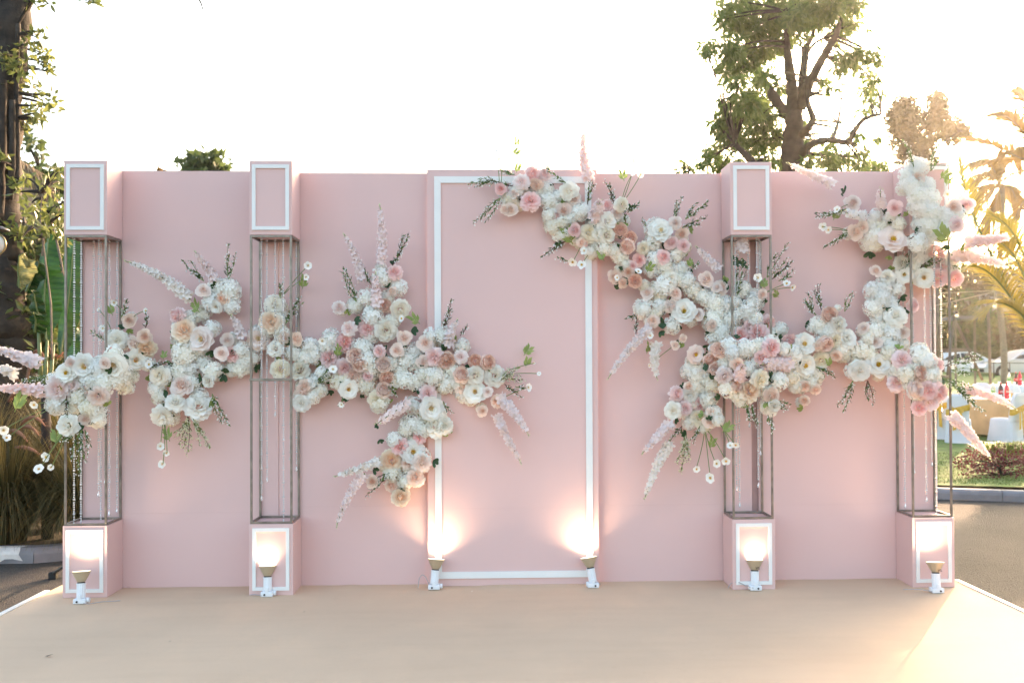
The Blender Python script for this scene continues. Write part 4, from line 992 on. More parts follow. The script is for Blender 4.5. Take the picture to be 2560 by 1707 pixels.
# ---- banana plant
by = 3.1
bb = at(120, 1000, by); bb[2] = -.15
ban = empty('banana_plant', bb, 'banana plant with broad glossy leaves behind the far left column', 'plant')
def banana_leaf(rib, hw, y, m, tilt=0., dy=0., tear=0.02):
    """rib: (u, v) from stalk to tip; hw: half width px left/right along it"""
    n = 70; t = np.linspace(0, 1, n); R0 = np.array([at(a, b, y+dy*i/(len(rib)-1)) for i, (a, b) in enumerate(rib)])
    k = np.arange(len(rib))/(len(rib)-1); P = np.stack([np.interp(t, k, R0[:, q]) for q in range(3)], 1)
    for _ in range(4): P[1:-1] = .5*P[1:-1]+.25*(P[:-2]+P[2:])
    w_ = np.interp(t, np.linspace(0, 1, len(hw)), [q[0] for q in hw])*px(y); w2 = np.interp(t, np.linspace(0, 1, len(hw)), [q[1] for q in hw])*px(y)
    tg = np.gradient(P, axis=0); tg /= np.linalg.norm(tg, axis=1)[:, None]; S = np.cross(tg, [0, -1., 0]); S /= np.linalg.norm(S, axis=1)[:, None]
    mb = MB(); vs = []; tn = []
    for i in range(n):
        for j in range(-4, 5):
            q = j/4; wd = w_[i] if q < 0 else w2[i]
            vs.append(P[i]-S[i]*q*wd*-1+np.array([0, -1, 0])*(-.05*abs(q)+.007*math.sin(i*2.1+q*3)*abs(q)+.02*math.sin(i*.35+q)*abs(q)+tilt*q*wd)+rng.normal(size=3)*.003)
            tn.append(.45+.30*math.sin(i*2.1+q*3)+.1*math.sin(i*.4)+rnd.uniform(-.15, .15))
    mb.add(vs, [(i*9+j, i*9+j+1, (i+1)*9+j+1, (i+1)*9+j) for i in range(n-1) for j in range(8)], 0, np.clip(tn, 0, 1))
    mb.tube(P+np.array([0, -.006, 0]), np.linspace(.012, .003, n), 6, 1)
    mb.build('leaf', [m, PETI], ban, smooth=True)
banana_leaf([(116, 850), (112, 760), (113, 680), (122, 600), (130, 560)], [(4, 6), (26, 40), (28, 44), (24, 30), (12, 16), (1, 1)], by, BANA, .2, .25)
banana_leaf([(150, 900), (165, 800), (178, 690), (185, 600), (190, 560)], [(6, 6), (24, 26), (28, 28), (20, 20), (1, 1)], by+.4, BANA, -.2, .2)
banana_leaf([(50, 720), (46, 680), (48, 640), (60, 632)], [(2, 3), (4, 46), (5, 36), (2, 26)], by-.15, BANAY, .25, -.1)
banana_leaf([(66, 730), (84, 690), (98, 660), (96, 655)], [(8, 10), (24, 22), (20, 24), (4, 4)], by+.05, BANA, .3, -.1)
banana_leaf([(100, 800), (92, 770), (86, 735), (78, 725)], [(20, 14), (26, 16), (16, 14), (2, 2)], by-.05, BANA, .3, -.15)
banana_leaf([(88, 830), (90, 800), (84, 780)], [(10, 16), (20, 24), (4, 6)], by-.1, BANA, -.3, -.15)
banana_leaf([(196, 1060), (190, 960), (186, 880), (190, 820)], [(4, 4), (24, 26), (24, 24), (2, 2)], by+.5, BANA, .1, .1)
mb = MB()
for (a, b, c, d) in ((118, 850, 112, 1000), (96, 800, 104, 980), (134, 860, 124, 1000)): mb.tube([at(a, b, by), at((a+c)/2-1, (b+d)/2, by), at(c, d, by)], [.014, .02, .03], 8)
mb.tube([at(114, 960, by), np.array([bb[0], by, -.2])], [.04, .06], 10, 2)
mb.build('stalk', [PETI, PETI, BARK], ban, smooth=True)
# ---- fountain grass clumps behind the kerb
def fountain(x, y, n, H, W, label, m=FGRASS):
    root = empty('ornamental_grass', (x, y, -.14), label, 'grass clump', 'fountain grass clumps by the left kerb')
    mb = MB(); vs = []; fs = []; tn = []; b = 0
    for i in range(n):
        a = rnd.uniform(0, 6.28); r0 = rnd.uniform(0, .22)*W; h = H*rnd.uniform(.45, 1.0); sp = W*rnd.uniform(.15, 1.0); ww = rnd.uniform(.003, .0065)
        dx, dy = math.cos(a), math.sin(a); bx, by_ = x+dx*r0, y+dy*r0; t0 = np.clip(rnd.gauss(.35, .28), 0, 1); dr = rnd.uniform(.35, 1.75 if y < 3.3 else 1.2)
        for k in range(6):
            t = k/5; rr = sp*t**1.5; z = -.16+h*(t-dr*.55*t**2.6); w_ = ww*(1-t**2)+.0006
            vs += [(bx+dx*rr-dy*w_, by_+dy*rr+dx*w_, z), (bx+dx*rr+dy*w_, by_+dy*rr-dx*w_, z)]; tn += [t0*.6+.35*t*t0, t0*.6+.35*t*t0]
        fs += [(b+2*k, b+2*k+1, b+2*k+3, b+2*k+2) for k in range(5)]; b += 12
    mb.add(vs, fs, 0, np.clip(tn, 0, 1)); mb.build('blades', m, root, kind='stuff')
    return root
fg = []
for i, (x, y, n, H, W, lb) in enumerate(((-4.85, 2.95, 3200, 1.75, .75, 'brown-green fountain grass clump at the left edge behind the kerb'), (-4.15, 3.0, 3200, 1.6, .72, 'fountain grass clump drooping onto the asphalt beside the far left column'),
        (-4.6, 3.9, 2600, 2.3, .8, 'taller fountain grass clump behind the other clumps on the left'), (-3.6, 3.9, 2200, 2.1, .7, 'fountain grass clump seen through the cage of the far left column'), (-5.5, 3.6, 2400, 2.1, .8, 'fountain grass clump under the tree trunk on the far left'))):
    fg.append(fountain(x, y, n, H, W, lb))
def plume(root, u0, v0, u1, v1, rise, y):
    a = at(u0, v0, y); b = at(u1, v1, y-.05); mid = (a+b)/2+np.array([0, 0, rise*px(y)]); mb = MB(); t = np.linspace(0, 1, 12)[:, None]; P = (1-t)**2*a+2*t*(1-t)*mid+t*t*b
    mb.tube(P, .016*np.sin(np.linspace(.35, 3.0, 12))+.003, 7, tone=np.repeat(np.linspace(.1, .9, 12), 7))
    for _ in range(150):
        k = rnd.random(); q = (1-k)**2*a+2*k*(1-k)*mid+k*k*b; tg = (b-a)/np.linalg.norm(b-a); e = np.array([rnd.gauss(0, 1) for _ in range(3)]); e /= np.linalg.norm(e); d = e*.7+tg*.8; s = np.cross(d, e)*.05+.0004
        mb.add([q, q+d*.026+s*.03, q+d*.05, ], [(0, 1, 2)], 0, .9)
    mb.build('plume', PLUME, root, smooth=True)
for q in ((52, 1062, 113, 1065, 40, 3.0), (50, 1072, 97, 1088, 26, 2.9), (18, 1078, 70, 1105, 24, 2.8), (38, 1118, 100, 1136, 14, 2.7), (80, 890, 120, 930, 60, 3.2), (118, 860, 158, 880, -40, 3.2), (0, 925, 40, 950, 30, 3.), (20, 1005, 60, 985, 30, 2.9), (145, 1270, 185, 1296, 10, 2.8), (100, 885, 60, 1000, 90, 3.3)):
    plume(fg[0] if q[0] < 90 else fg[1], *q)
for (u, v, r) in ((30, 880, 1), ):
    pass
# dark foliage mass behind the grasses on the left (one wood-like mass)
mb = MB()
for _ in range(90):
    c = at(rnd.uniform(-60, 215), rnd.uniform(560, 1150), rnd.uniform(4.6, 6)); P = ball(c, .45, 55)
    leaf_cards(mb, P, rng.normal(size=P.shape)+np.array([0, 0, -.3]), .16, .035, rng.random(len(P))*.5)
mb.build('undergrowth', LEAF_L, label='dark leafy undergrowth behind the grasses on the left', cat='undergrowth', kind='stuff')
# ---- palms on the right
def frond(root, pts, y, ll, droop, m, n=46, spread=1.0, wl=.022, dy=0., back=.25, hang=0.):
    """rachis through surveyed points, leaflets on both sides"""
    R0 = np.array([at(a, b, y+dy*i) for i, (a, b) in enumerate(pts)]); k = np.arange(len(pts))/(len(pts)-1); t = np.linspace(0, 1, 24)
    P = np.stack([np.interp(t, k, R0[:, q]) for q in range(3)], 1)
    for _ in range(6): P[1:-1] = .5*P[1:-1]+.25*(P[:-2]+P[2:])
    mb = MB(); mb.tube(P, np.linspace(.035, .006, 24), 6, 1)
    tg = np.gradient(P, axis=0); tg /= np.linalg.norm(tg, axis=1)[:, None]
    vs = []; fs = []; tn = []; b = 0
    for i in range(n):
        q = .12+.88*i/(n-1); c = np.array([np.interp(q, t, P[:, z]) for z in range(3)]); T = np.array([np.interp(q, t, tg[:, z]) for z in range(3)])
        S = np.cross(T, [0, 0, 1.]); S = S/(np.linalg.norm(S)+1e-9); U = np.cross(S, T)
        for sd in (-1, 1):
            L_ = ll*math.sin(math.pi*(.18+.75*q))*rnd.uniform(.85, 1.1)
            d = S*sd*spread+T*(.55+.5*q)+U*(back+rnd.uniform(-.1, .1)); d /= np.linalg.norm(d); tone = np.clip(rnd.gauss(.55, .22), 0, 1)
            side = np.cross(d, U); side /= np.linalg.norm(side)+1e-9
            for kk in range(5):
                s = kk/4; p = c+d*L_*s+np.array([0, 0, -1])*(droop*L_*s*s)*(1+hang); ww = wl*(1-s**1.6)+.002
                vs += [p-side*ww, p+side*ww]; tn += [tone, tone]
            fs += [(b+2*kk, b+2*kk+1, b+2*kk+3, b+2*kk+2) for kk in range(4)]; b += 10
    mb.add(vs, fs, 0, np.array(tn)); mb.build('frond', [m, PETI if m is PALML else BARKL], root)
def palm(u, v, y, label, fronds, m, ll, droop, trunk_r=.16, **kw):
    c = at(u, v, y); b = c.copy(); b[2] = lawn_z(y)-.1
    r = empty('palm_tree', b, label, 'palm', 'palm trees on the right')
    mb = MB(); zz = np.linspace(b[2]-.05, c[2], 16); mb.tube([np.array([b[0]+.1*math.sin(z), b[1], z]) for z in zz], [trunk_r*(1.15-.3*i/15)*(1+.05*(i % 2)) for i in range(16)], 10)
    mb.build('trunk', BARKL, r, smooth=True)
    for f in fronds: frond(r, f, y, ll, droop, m, **kw)
    return r
palm(2655, 960, 12.0, 'young feathery palm with yellow-green arching fronds at the right edge',
     [[(2655, 960), (2560, 790), (2490, 690), (2430, 655), (2385, 690)], [(2655, 960), (2520, 720), (2440, 560), (2410, 470), (2398, 395)], [(2655, 960), (2590, 760), (2540, 640), (2500, 600), (2440, 610)],
      [(2655, 960), (2600, 740), (2555, 620), (2520, 560), (2470, 530)], [(2655, 960), (2600, 830), (2540, 770), (2490, 750), (2450, 790)],
      [(2655, 960), (2700, 840), (2740, 800), (2790, 830)]], PALML, .85, .35, .13, n=50, wl=.020)
palm(2625, 420, 22.0, 'tall coconut palm whose fronds fan in from the right edge', 
     [[(2625, 420), (2560, 330), (2520, 290), (2480, 285)], [(2625, 420), (2560, 400), (2480, 360), (2410, 345)], [(2625, 420), (2600, 320), (2575, 260), (2540, 225)], [(2625, 420), (2540, 430), (2490, 460), (2450, 520)],
      [(2625, 420), (2560, 500), (2530, 560), (2520, 640)], [(2625, 420), (2615, 290), (2600, 215)], [(2625, 420), (2660, 480), (2680, 560)], [(2625, 420), (2580, 380), (2530, 380), (2470, 410)]], PALMD, 1.35, .35, .17, n=46, wl=.03)
palm(2500, 460, 32.0, 'distant brown coconut palm with hanging fronds left of the tall palm',
     [[(2500, 460), (2470, 430), (2445, 440), (2425, 470)], [(2500, 460), (2465, 460), (2440, 490), (2430, 530)], [(2500, 460), (2480, 410), (2455, 400), (2430, 405)], [(2500, 460), (2510, 410), (2530, 390), (2550, 400)],
      [(2500, 460), (2490, 510), (2475, 540), (2460, 580)], [(2500, 460), (2530, 470), (2545, 510)], [(2500, 460), (2500, 420), (2498, 380)]], PALMD, 1.5, .9, .11, n=34, wl=.05)
# ---- shrubs and background greenery on the right
def shrub(name, label, cat, clumps, y, m, L, W, dens, ysp=.3, droop=.1, group=None):
    us = [c[0] for c in clumps]; b = at(sum(us)/len(us), 950, y); b[2] = lawn_z(y)
    r = empty(name, b, label, cat, group)
    c = at(sum(us)/len(us), sum(q[1] for q in clumps)/len(clumps), y)
    MB().tube([np.array(b)-np.array([0, 0, .1]), (np.array(b)+c)/2, c], [.05, .04, .02], 6).build('stem', BARK, r)
    crown(r, clumps, y, dens, L, W, m, ysp, droop, np.array([b, c]))
    return r
for i, (y, cl, m, lb) in enumerate((
    (46, [(2400, 760, 34), (2420, 800, 40), (2390, 830, 36), (2430, 850, 40), (2365, 790, 30)], LEAF_F, 'light green shrub beside the wooden frame behind the tables'),
    (47, [(2470, 800, 36), (2500, 850, 46), (2450, 880, 44), (2480, 890, 40), (2430, 890, 36)], LEAF_F, 'dark rounded shrub in front of the dark building behind the car'),
    (46, [(2540, 830, 46), (2570, 870, 50), (2530, 880, 46), (2600, 820, 50)], LEAF_B, 'broad shrub at the right edge above the silver car'),
    (48, [(2360, 700, 50), (2340, 760, 50), (2390, 700, 50), (2430, 720, 50), (2350, 840, 50), (2380, 880, 50), (2310, 800, 60), (2290, 700, 50)], LEAF_B, 'tall leafy bush behind the far right column'),
    (50, [(2560, 690, 50), (2600, 720, 60), (2520, 700, 44), (2480, 690, 46), (2440, 680, 46), (2640, 660, 60)], LEAF_B, 'high hedge of trees over the dark roof on the right'))):
    shrub('shrub', lb, 'shrub', cl, y, m, .40, .10, 22, .8, .2, 'shrubs behind the tables')
shrub('hedge', 'clipped red-brown bush on the lawn by the right kerb', 'hedge', [(2410, 1150, 20), (2425, 1170, 24), (2445, 1145, 30), (2460, 1170, 30), (2480, 1150, 34), (2500, 1172, 30), (2520, 1150, 34), (2545, 1172, 30), (2565, 1150, 36), (2590, 1165, 36), (2425, 1140, 20), (2440, 1185, 20), (2480, 1188, 18), (2520, 1190, 18), (2560, 1190, 18), (2620, 1160, 36)], 7.9, HEDGE, .045, .014, 420, .3, .0)
def blades(name, label, cat, spots, H, W, n, m):
    root = empty(name, spots[0], label, cat); mb = MB(); vs = []; fs = []; tn = []; b = 0
    for (x, y, z) in spots:
        for i in range(n):
            a = rnd.uniform(0, 6.28); h = H*rnd.uniform(.6, 1.1); sp = W*rnd.uniform(.2, 1); ww = rnd.uniform(.009, .015); dx, dy = math.cos(a), math.sin(a); t0 = rnd.random()
            for k in range(6):
                t = k/5; rr = sp*t**1.4; zz = z+h*(t-.5*t**2.5); w_ = ww*(1-t**2.5)+.001; vs += [(x+dx*rr-dy*w_, y+dy*rr+dx*w_, zz), (x+dx*rr+dy*w_, y+dy*rr-dx*w_, zz)]; tn += [t0, t0]
            fs += [(b+2*k, b+2*k+1, b+2*k+3, b+2*k+2) for k in range(5)]; b += 12
    mb.add(vs, fs, 0, np.array(tn)); mb.build('blades', m, root, kind='stuff'); return root
sp = [tuple(at(u, 1140, 8.6+.15*(i % 3))[:2])+(.02,) for i, u in enumerate(range(2465, 2660, 16))]
blades('spider_lily', 'bright green strappy lily clump behind the red-brown bush', 'plant', sp, .55, .38, 70, LILY)
sp = [tuple(at(u, 940, 19.)[:2])+(lawn_z(19),) for u in (2398, 2412, 2428, 2440)]
blades('spider_lily', 'bright green strappy clump behind the far right column near the car', 'plant', sp, .85, .6, 90, LILY)
# short turf blades near the kerb
mb = MB(); n = 9000; P = np.stack([rng.uniform(5.5, 9.5, n), rng.uniform(6.4, 11, n), np.zeros(n)], 1); P = P[P[:, 1] > 7.05-.36*(P[:, 0]-6)*.9+.05]; P[:, 2] = -.13+.036*np.maximum(0, P[:, 1]-9)-.005
leaf_cards(mb, P, rng.normal(size=P.shape)*.5+np.array([0, 0, 1.]), .04, .004, rng.random(len(P)))
mb.build('turf_blades', mat_leaf('turf_blade', (.05, .10, .015), (.14, .20, .04), .3), label='short turf blades on the lawn by the right kerb', cat='grass', kind='stuff')
# ------------------------------------------------------------------ the party beyond the wall, huts, lamp, car
CLOTH = mat('white_chair_cover', (.70, .70, .76), .8, .04, 4., .15, 40.)
SASH = mat('gold_sash', (.62, .36, .04), .45, .15, 14., .2, 50.)
TANCL = mat('tan_tablecloth', (.55, .36, .19), .75, .12, 5., .15, 40.)
WHCL = mat('white_tablecloth', (.74, .74, .76), .8, .04, 4.)
THATCH = mat('thatch_under', (.17, .125, .075), .95, .3, 8.)
STRAW = mat_leaf('straw', (.16, .115, .065), (.42, .33, .20), .1, .9)
TIMB = mat('weathered_timber', (.20, .15, .11), .85, .25, 6., .3, 40.)
ROOFG = mat('grey_roof', (.16, .15, .16), .8, .1, 2.)
WALLB = mat('dark_brown_wall', (.06, .035, .022), .9, .2, 2.)
CARP_ = mat('silver_car_paint', (.55, .56, .58), .25, .02, 2., metal=.35)
GLASSD = mat('dark_window_glass', (.02, .022, .024), .08, .02, 2.)
TYRE = mat('black_tyre', (.015, .015, .015), .8, .1, 9.)
RIM = mat('alloy_rim', (.45, .45, .46), .35, .05, 9., metal=.6)
COLA = mat('brown_cola', (.035, .012, .008), .12, .05, 9.)
REDS = mat('red_soda', (.65, .02, .06), .12, .05, 9.)
REDL = mat('red_label', (.62, .015, .02), .4, .03, 9.)
GRNL = mat('green_label', (.25, .45, .15), .4, .03, 9.)
PETB = mat_glass('clear_bottle', (.85, .93, .88), .08, 1.33, .85)
CUPW = mat('white_cup', (.8, .8, .8), .4, .02, 9.)
# ---- thatched hut on the left
hb = at(60, 900, 5.2); hb[2] = -.15
hut = empty('thatched_hut', hb, 'hut with sloping thatched straw roof behind the tree on the far left', 'hut')
r0, r1 = at(-120, 300, 6.6), at(135, 452, 6.6); e0, e1 = at(-120, 640, 5.0), at(225, 690, 5.0)
r1 = at(118, 440, 6.6)
Q = np.array([r0, r1, e1, e0]); th = np.array([0, .05, -.14])
MB().add(np.vstack([Q, Q+th]), [(0, 1, 2, 3), (7, 6, 5, 4), (0, 4, 5, 1), (1, 5, 6, 2), (2, 6, 7, 3), (3, 7, 4, 0)]).build('roof', THATCH, hut)
mb = MB(); n = 3600; a = rng.random(n); b = rng.random(n); P = (1-b)[:, None]*((1-a)[:, None]*r0+a[:, None]*r1)+b[:, None]*((1-a)[:, None]*e0+a[:, None]*e1)
dn = ((1-a)[:, None]*(e0-r0)+a[:, None]*(e1-r1)); dn /= np.linalg.norm(dn, axis=1)[:, None]
leaf_cards(mb, P+np.array([0, -.04, .05])*rng.random((n, 1)), dn+rng.normal(size=dn.shape)*.10, rng.uniform(.2, .42, n), .009, rng.random(n))
mb.build('straw', STRAW, hut, kind='stuff')
for u in (0, 190): 
    p = at(u, 900, 5.4); MB().tube([(p[0], p[1], -.2), (p[0], p[1], 3.0)], [.06, .05], 8).build('post', TIMB, hut)
MB().box((hb[0]-2.5, 6.7, -.15), (hb[0]+.6, 6.8, 2.8)).build('wall', WALLB, hut)
# ---- lamp at the left edge
lp = at(-9, 612, 1.0)
lam = empty('lantern', (lp[0], lp[1], -.25), 'round glass garden lantern with dark cap cut by the left edge', 'lamp')
rr = 27*px(1.0)
MB().lathe([(.0, .03), (.045, .028), (.09, .008), (.10, -.006), (.07, -.012), (0, -.012)], 20, axis_pt=(lp[0], lp[1], lp[2]+rr+.03)).build('cap', BLACK, lam, smooth=True)
th_ = np.linspace(0, 2*math.pi, 29); MB().tube([(lp[0]+rr*math.cos(t), lp[1]-.03, lp[2]+rr*math.sin(t)) for t in th_], .0075, 8, cap=False).build('rim', mat('brass_rim', (.30, .22, .11), .35, .1, 9., metal=.7), lam, smooth=True)
MB().lathe([(rr*.95*math.sin(q), -.05*math.cos(q)) for q in np.linspace(.02, 3.12, 13)], 26, axis_pt=(lp[0], lp[1]-.02, lp[2]), M=Matrix.Rotation(R(90), 3, 'X')).build('glass', mat('frosted_glass', (.55, .55, .5), .25, .03, 3.), lam, smooth=True)
MB().tube([(lp[0]-.02, lp[1]+.03, -.25), (lp[0]-.02, lp[1]+.03, lp[2]-rr)], .022, 10).build('post', BLACK, lam, smooth=True)
# ---- black brace foot behind the far left column
f0 = atz(134, 1446, -.25); f1 = at(166, 1412, .62)
br = empty('stand_foot', f0, 'black angled stand foot on the asphalt beside the far left column', 'stand')
MB().tube([f0+np.array([0, 0, .045]), f0*.4+f1*.6+np.array([0, 0, .02]), f1, f1+np.array([.25, .05, .02])], .013, 8).build('leg', BLACK, br, smooth=True)
MB().box(f0+np.array([-.035, -.03, 0]), f0+np.array([.03, .03, .062]), bev=.006).build('foot', BLACK, br)
# ---- covered chairs
def chair(x, y, rz, label):
    z0 = lawn_z(y)
    root = empty('chair', (x, y, z0), label, 'chair', 'covered chairs at the tables'); root.rotation_euler = (0, 0, rz)
    def lk(name, mb, m):
        me = mb.mesh(name, True); me.materials.append(m); o = D.objects.new(name, me); COL.objects.link(o); o.parent = root; return o
    # skirted cover: rings from the hem up to the seat, back rises behind (y = 0 is the back's plane, seat towards +y)
    mb = MB(); n = 40; rings = []
    for z, hx, hy0, hy1, wv in ((.0, .255, -.06, .50, .022), (.22, .235, -.045, .47, .014), (.42, .222, -.03, .45, .006), (.465, .215, -.025, .44, 0), (.475, .17, .02, .40, 0)):
        for j in range(n):
            t = 2*math.pi*j/n; c, s = math.cos(t), math.sin(t); e = .35; sx = np.sign(c)*abs(c)**e; sy = np.sign(s)*abs(s)**e
            k = 1+wv*math.sin(j*2.4)*2; rings.append((hx*sx*k, (hy0+hy1)/2+(hy1-hy0)/2*sy*k, z))
    mb.add(rings, [(i*n+j, i*n+(j+1) % n, (i+1)*n+(j+1) % n, (i+1)*n+j) for i in range(4) for j in range(n)]+[tuple(4*n+j for j in range(n))])
    lk('seat_cover', mb, CLOTH)
    mb = MB(); vs = []
    for yy in (-.05, .03):
        for i in range(9):
            z = .42+.56*i/8
            for j in range(9):
                q = -1+2*j/8; hw = .205-.01*(i/8); top = .985-.10*q*q if i == 8 else z
                vs.append((hw*q, yy-.06*(i/8)+.012*q*q, min(z, .985-.13*q**4)))
    f = []
    for s in (0, 81):
        for i in range(8):
            for j in range(8): q = (s+i*9+j, s+i*9+j+1, s+(i+1)*9+j+1, s+(i+1)*9+j); f.append(q if s == 0 else q[::-1])
    for i in range(8):
        f += [(i*9, (i+1)*9, 81+(i+1)*9, 81+i*9), (i*9+8, 81+i*9+8, 81+(i+1)*9+8, (i+1)*9+8), (72+i, 72+i+1, 81+72+i+1, 81+72+i)]
    mb.add(vs, f); lk('back_cover', mb, CLOTH)
    mb = MB(); vs = []
    for k in range(25):
        t = 2*math.pi*k/24; hw, hd = .222, .068; c, s = math.cos(t), math.sin(t); x_, y_ = hw*np.sign(c)*abs(c)**.4, -.035+hd*np.sign(s)*abs(s)**.5
        for z in (.60+.06*(x_/.22), .655, .72+.06*(x_/.22)): vs.append((x_*1.01, y_-(.01 if z == .655 else 0), z))
    mb.add(vs, [(k*3+j, (k+1)*3+j, (k+1)*3+j+1, k*3+j+1) for k in range(24) for j in range(2)])
    for sx in (-1, 1):        # bow and tails
        mb.add([(0, -.115, .66), (sx*.10, -.15, .73), (sx*.13, -.13, .66), (sx*.09, -.15, .60)], [(0, 1, 2), (0, 2, 3)])
        mb.add([(sx*.01, -.115, .66), (sx*.07, -.118, .65), (sx*.10, -.13, .25), (sx*.03, -.13, .27)], [(0, 1, 2, 3)])
    mb.add([(-.03, -.12, .63), (.03, -.12, .63), (.03, -.14, .69), (-.03, -.14, .69)], [(0, 1, 2, 3)])
    lk('sash', mb, SASH)
    return root
def chair_at(u, v, z_guess, rz, label, y):
    p = at(u, v, y); return chair(p[0], y, rz, label)
chair_at(2396, 1120, 0, R(-28), 'white covered chair with gold bow nearest the far right column', 12.5)
chair_at(2352, 1110, 0, R(-50), 'white covered chair with gold sash half hidden behind the far right column', 13.2)
chair_at(2540, 1100, 0, R(32), 'white covered chair with hanging gold sash above the lily clump', 12.6)
chair_at(2458, 1000, 0, R(180), 'white covered chair facing us behind the near table', 16.3)
chair_at(2542, 1000, 0, R(215), 'white covered chair between the two tables at the right', 15.6)
# ---- tables
def table(u, y, r, cloth, top, label):
    p = at(u, 1000, y); z0 = lawn_z(y); root = empty('table', (p[0], y, z0), label, 'table', 'round party tables')
    mb = MB(); n = 64; prof = [(.001, .76), (r*.97, .76), (r, .752), (r*1.015, .60), (r*1.05, .30), (r*1.08, .03)]
    for i, (rr_, z) in enumerate(prof):
        pass
    vs = []
    for i, (rr_, z) in enumerate(prof):
        for j in range(n):
            t = 2*math.pi*j/n; k = rr_*(1+(max(0, i-2)*.02)*math.sin(9*t)+(max(0, i-2)*.008)*math.sin(23*t)); vs.append((p[0]+k*math.cos(t), y+k*math.sin(t), z0+z))
    mb.add(vs, [(i*n+j, i*n+(j+1) % n, (i+1)*n+(j+1) % n, (i+1)*n+j) for i in range(5) for j in range(n)]).build('tablecloth', cloth, root, smooth=True)
    MB().lathe([(.0, .7645), (r*.80, .7645), (r*.805, .763)], 40, axis_pt=(p[0], y, z0)).build('top_cloth', top, root)
    MB().lathe([(.001, .74), (r*.93, .74), (r*.93, .70), (.001, .70)], 32, axis_pt=(p[0], y, z0)).build('tabletop', TIMB, root)
    MB().tube([(p[0], y, z0), (p[0], y, z0+.7)], .05, 10).build('leg', STEEL, root)
    return p[0], y, z0+.7655
T1 = table(2472, 14.2, .80, TANCL, WHCL, 'near round table with tan cloth and drink bottles')
T2 = table(2545, 19.0, .95, WHCL, WHCL, 'far round table with white cloth and red bottles')
def bottle(x, y, z, liquid, lab, label, h=.31):
    root = empty('bottle', (x, y, z), label, 'bottle', 'drink bottles on the tables'); s = h/.31
    MB().lathe([(q[0]*s, q[1]*s) for q in ((.0, 0), (.036, 0), (.043, .012), (.043, .05), (.040, .075), (.043, .09), (.043, .17), (.041, .20), (.030, .245), (.0155, .272), (.0145, .292), (0, .292))], 18, axis_pt=(x, y, z)).build('body', liquid, root, smooth=True)
    MB().lathe([(.0445*s, .098*s), (.0445*s, .165*s)], 18, axis_pt=(x, y, z)).build('wrapper', lab, root, smooth=True)
    mb = MB()
    for k in range(7):           # white script band on the wrapper
        a = -2.2+k*.22; mb.box((x+.0455*s*math.cos(a)-.004, y+.0455*s*math.sin(a)-.001, z+(.118+.012*(k % 2))*s), (x+.0455*s*math.cos(a)+.004, y+.0455*s*math.sin(a)+.001, z+(.14+.012*(k % 2))*s))
    if lab is REDL: mb.build('white_script', CUPW, root)
    MB().lathe([(0, .29*s), (.0165*s, .29*s), (.0165*s, .312*s), (0, .312*s)], 14, axis_pt=(x, y, z)).build('cap', REDL if lab is REDL else CUPW, root)
def bx(u, T, dy, *a, **k):
    p = at(u, 980, T[1]+dy); bottle(p[0], T[1]+dy, T[2], *a, **k)
bx(2502, T1, -.42, COLA, REDL, 'dark cola bottle with red label on the near table', h=.34)
bx(2517, T1, -.36, REDS, REDL, 'bright red soda bottle beside the dark cola bottle on the near table', h=.34)
bx(2483, T1, -.1, PETB, GRNL, 'clear water bottle with green label on the near table', h=.33)
bx(2394, T1, .0, REDS, REDL, 'red bottle glimpsed behind the sprigs by the far right column') if False else None
bx(2523, T2, -.3, PETB, GRNL, 'clear bottle with green label on the far table', h=.34)
bx(2540, T2, -.2, COLA, REDL, 'dark cola bottle with red label on the far table', h=.34)
bx(2550, T2, -.35, REDS, REDL, 'bright red soda bottle on the far table', h=.36)
ck = ['by the dark cola bottle', 'at the left rim', 'near the clear bottle', 'at the front', 'at the right', 'in the middle', 'behind the others', 'at the back rim']
for T, nm in ((T1, 'near'), (T2, 'far')):
    for k, (dx, dy) in enumerate(((-.25, -.3), (-.45, .1), (.15, .1), (.32, -.15), (.5, .1), (-.1, .3), (.3, .35), (0, -.5))):
        mb = MB().lathe([(0, .002), (.026, .002), (.036, .09), (.033, .09), (.024, .006), (0, .006)], 14, axis_pt=(T[0]+dx, T[1]+dy, T[2])).build('cup', CUPW, smooth=True)
        tag(mb, 'small white cup '+ck[k]+' on the '+nm+' round table', 'cup', 'white cups on the '+nm+' table')
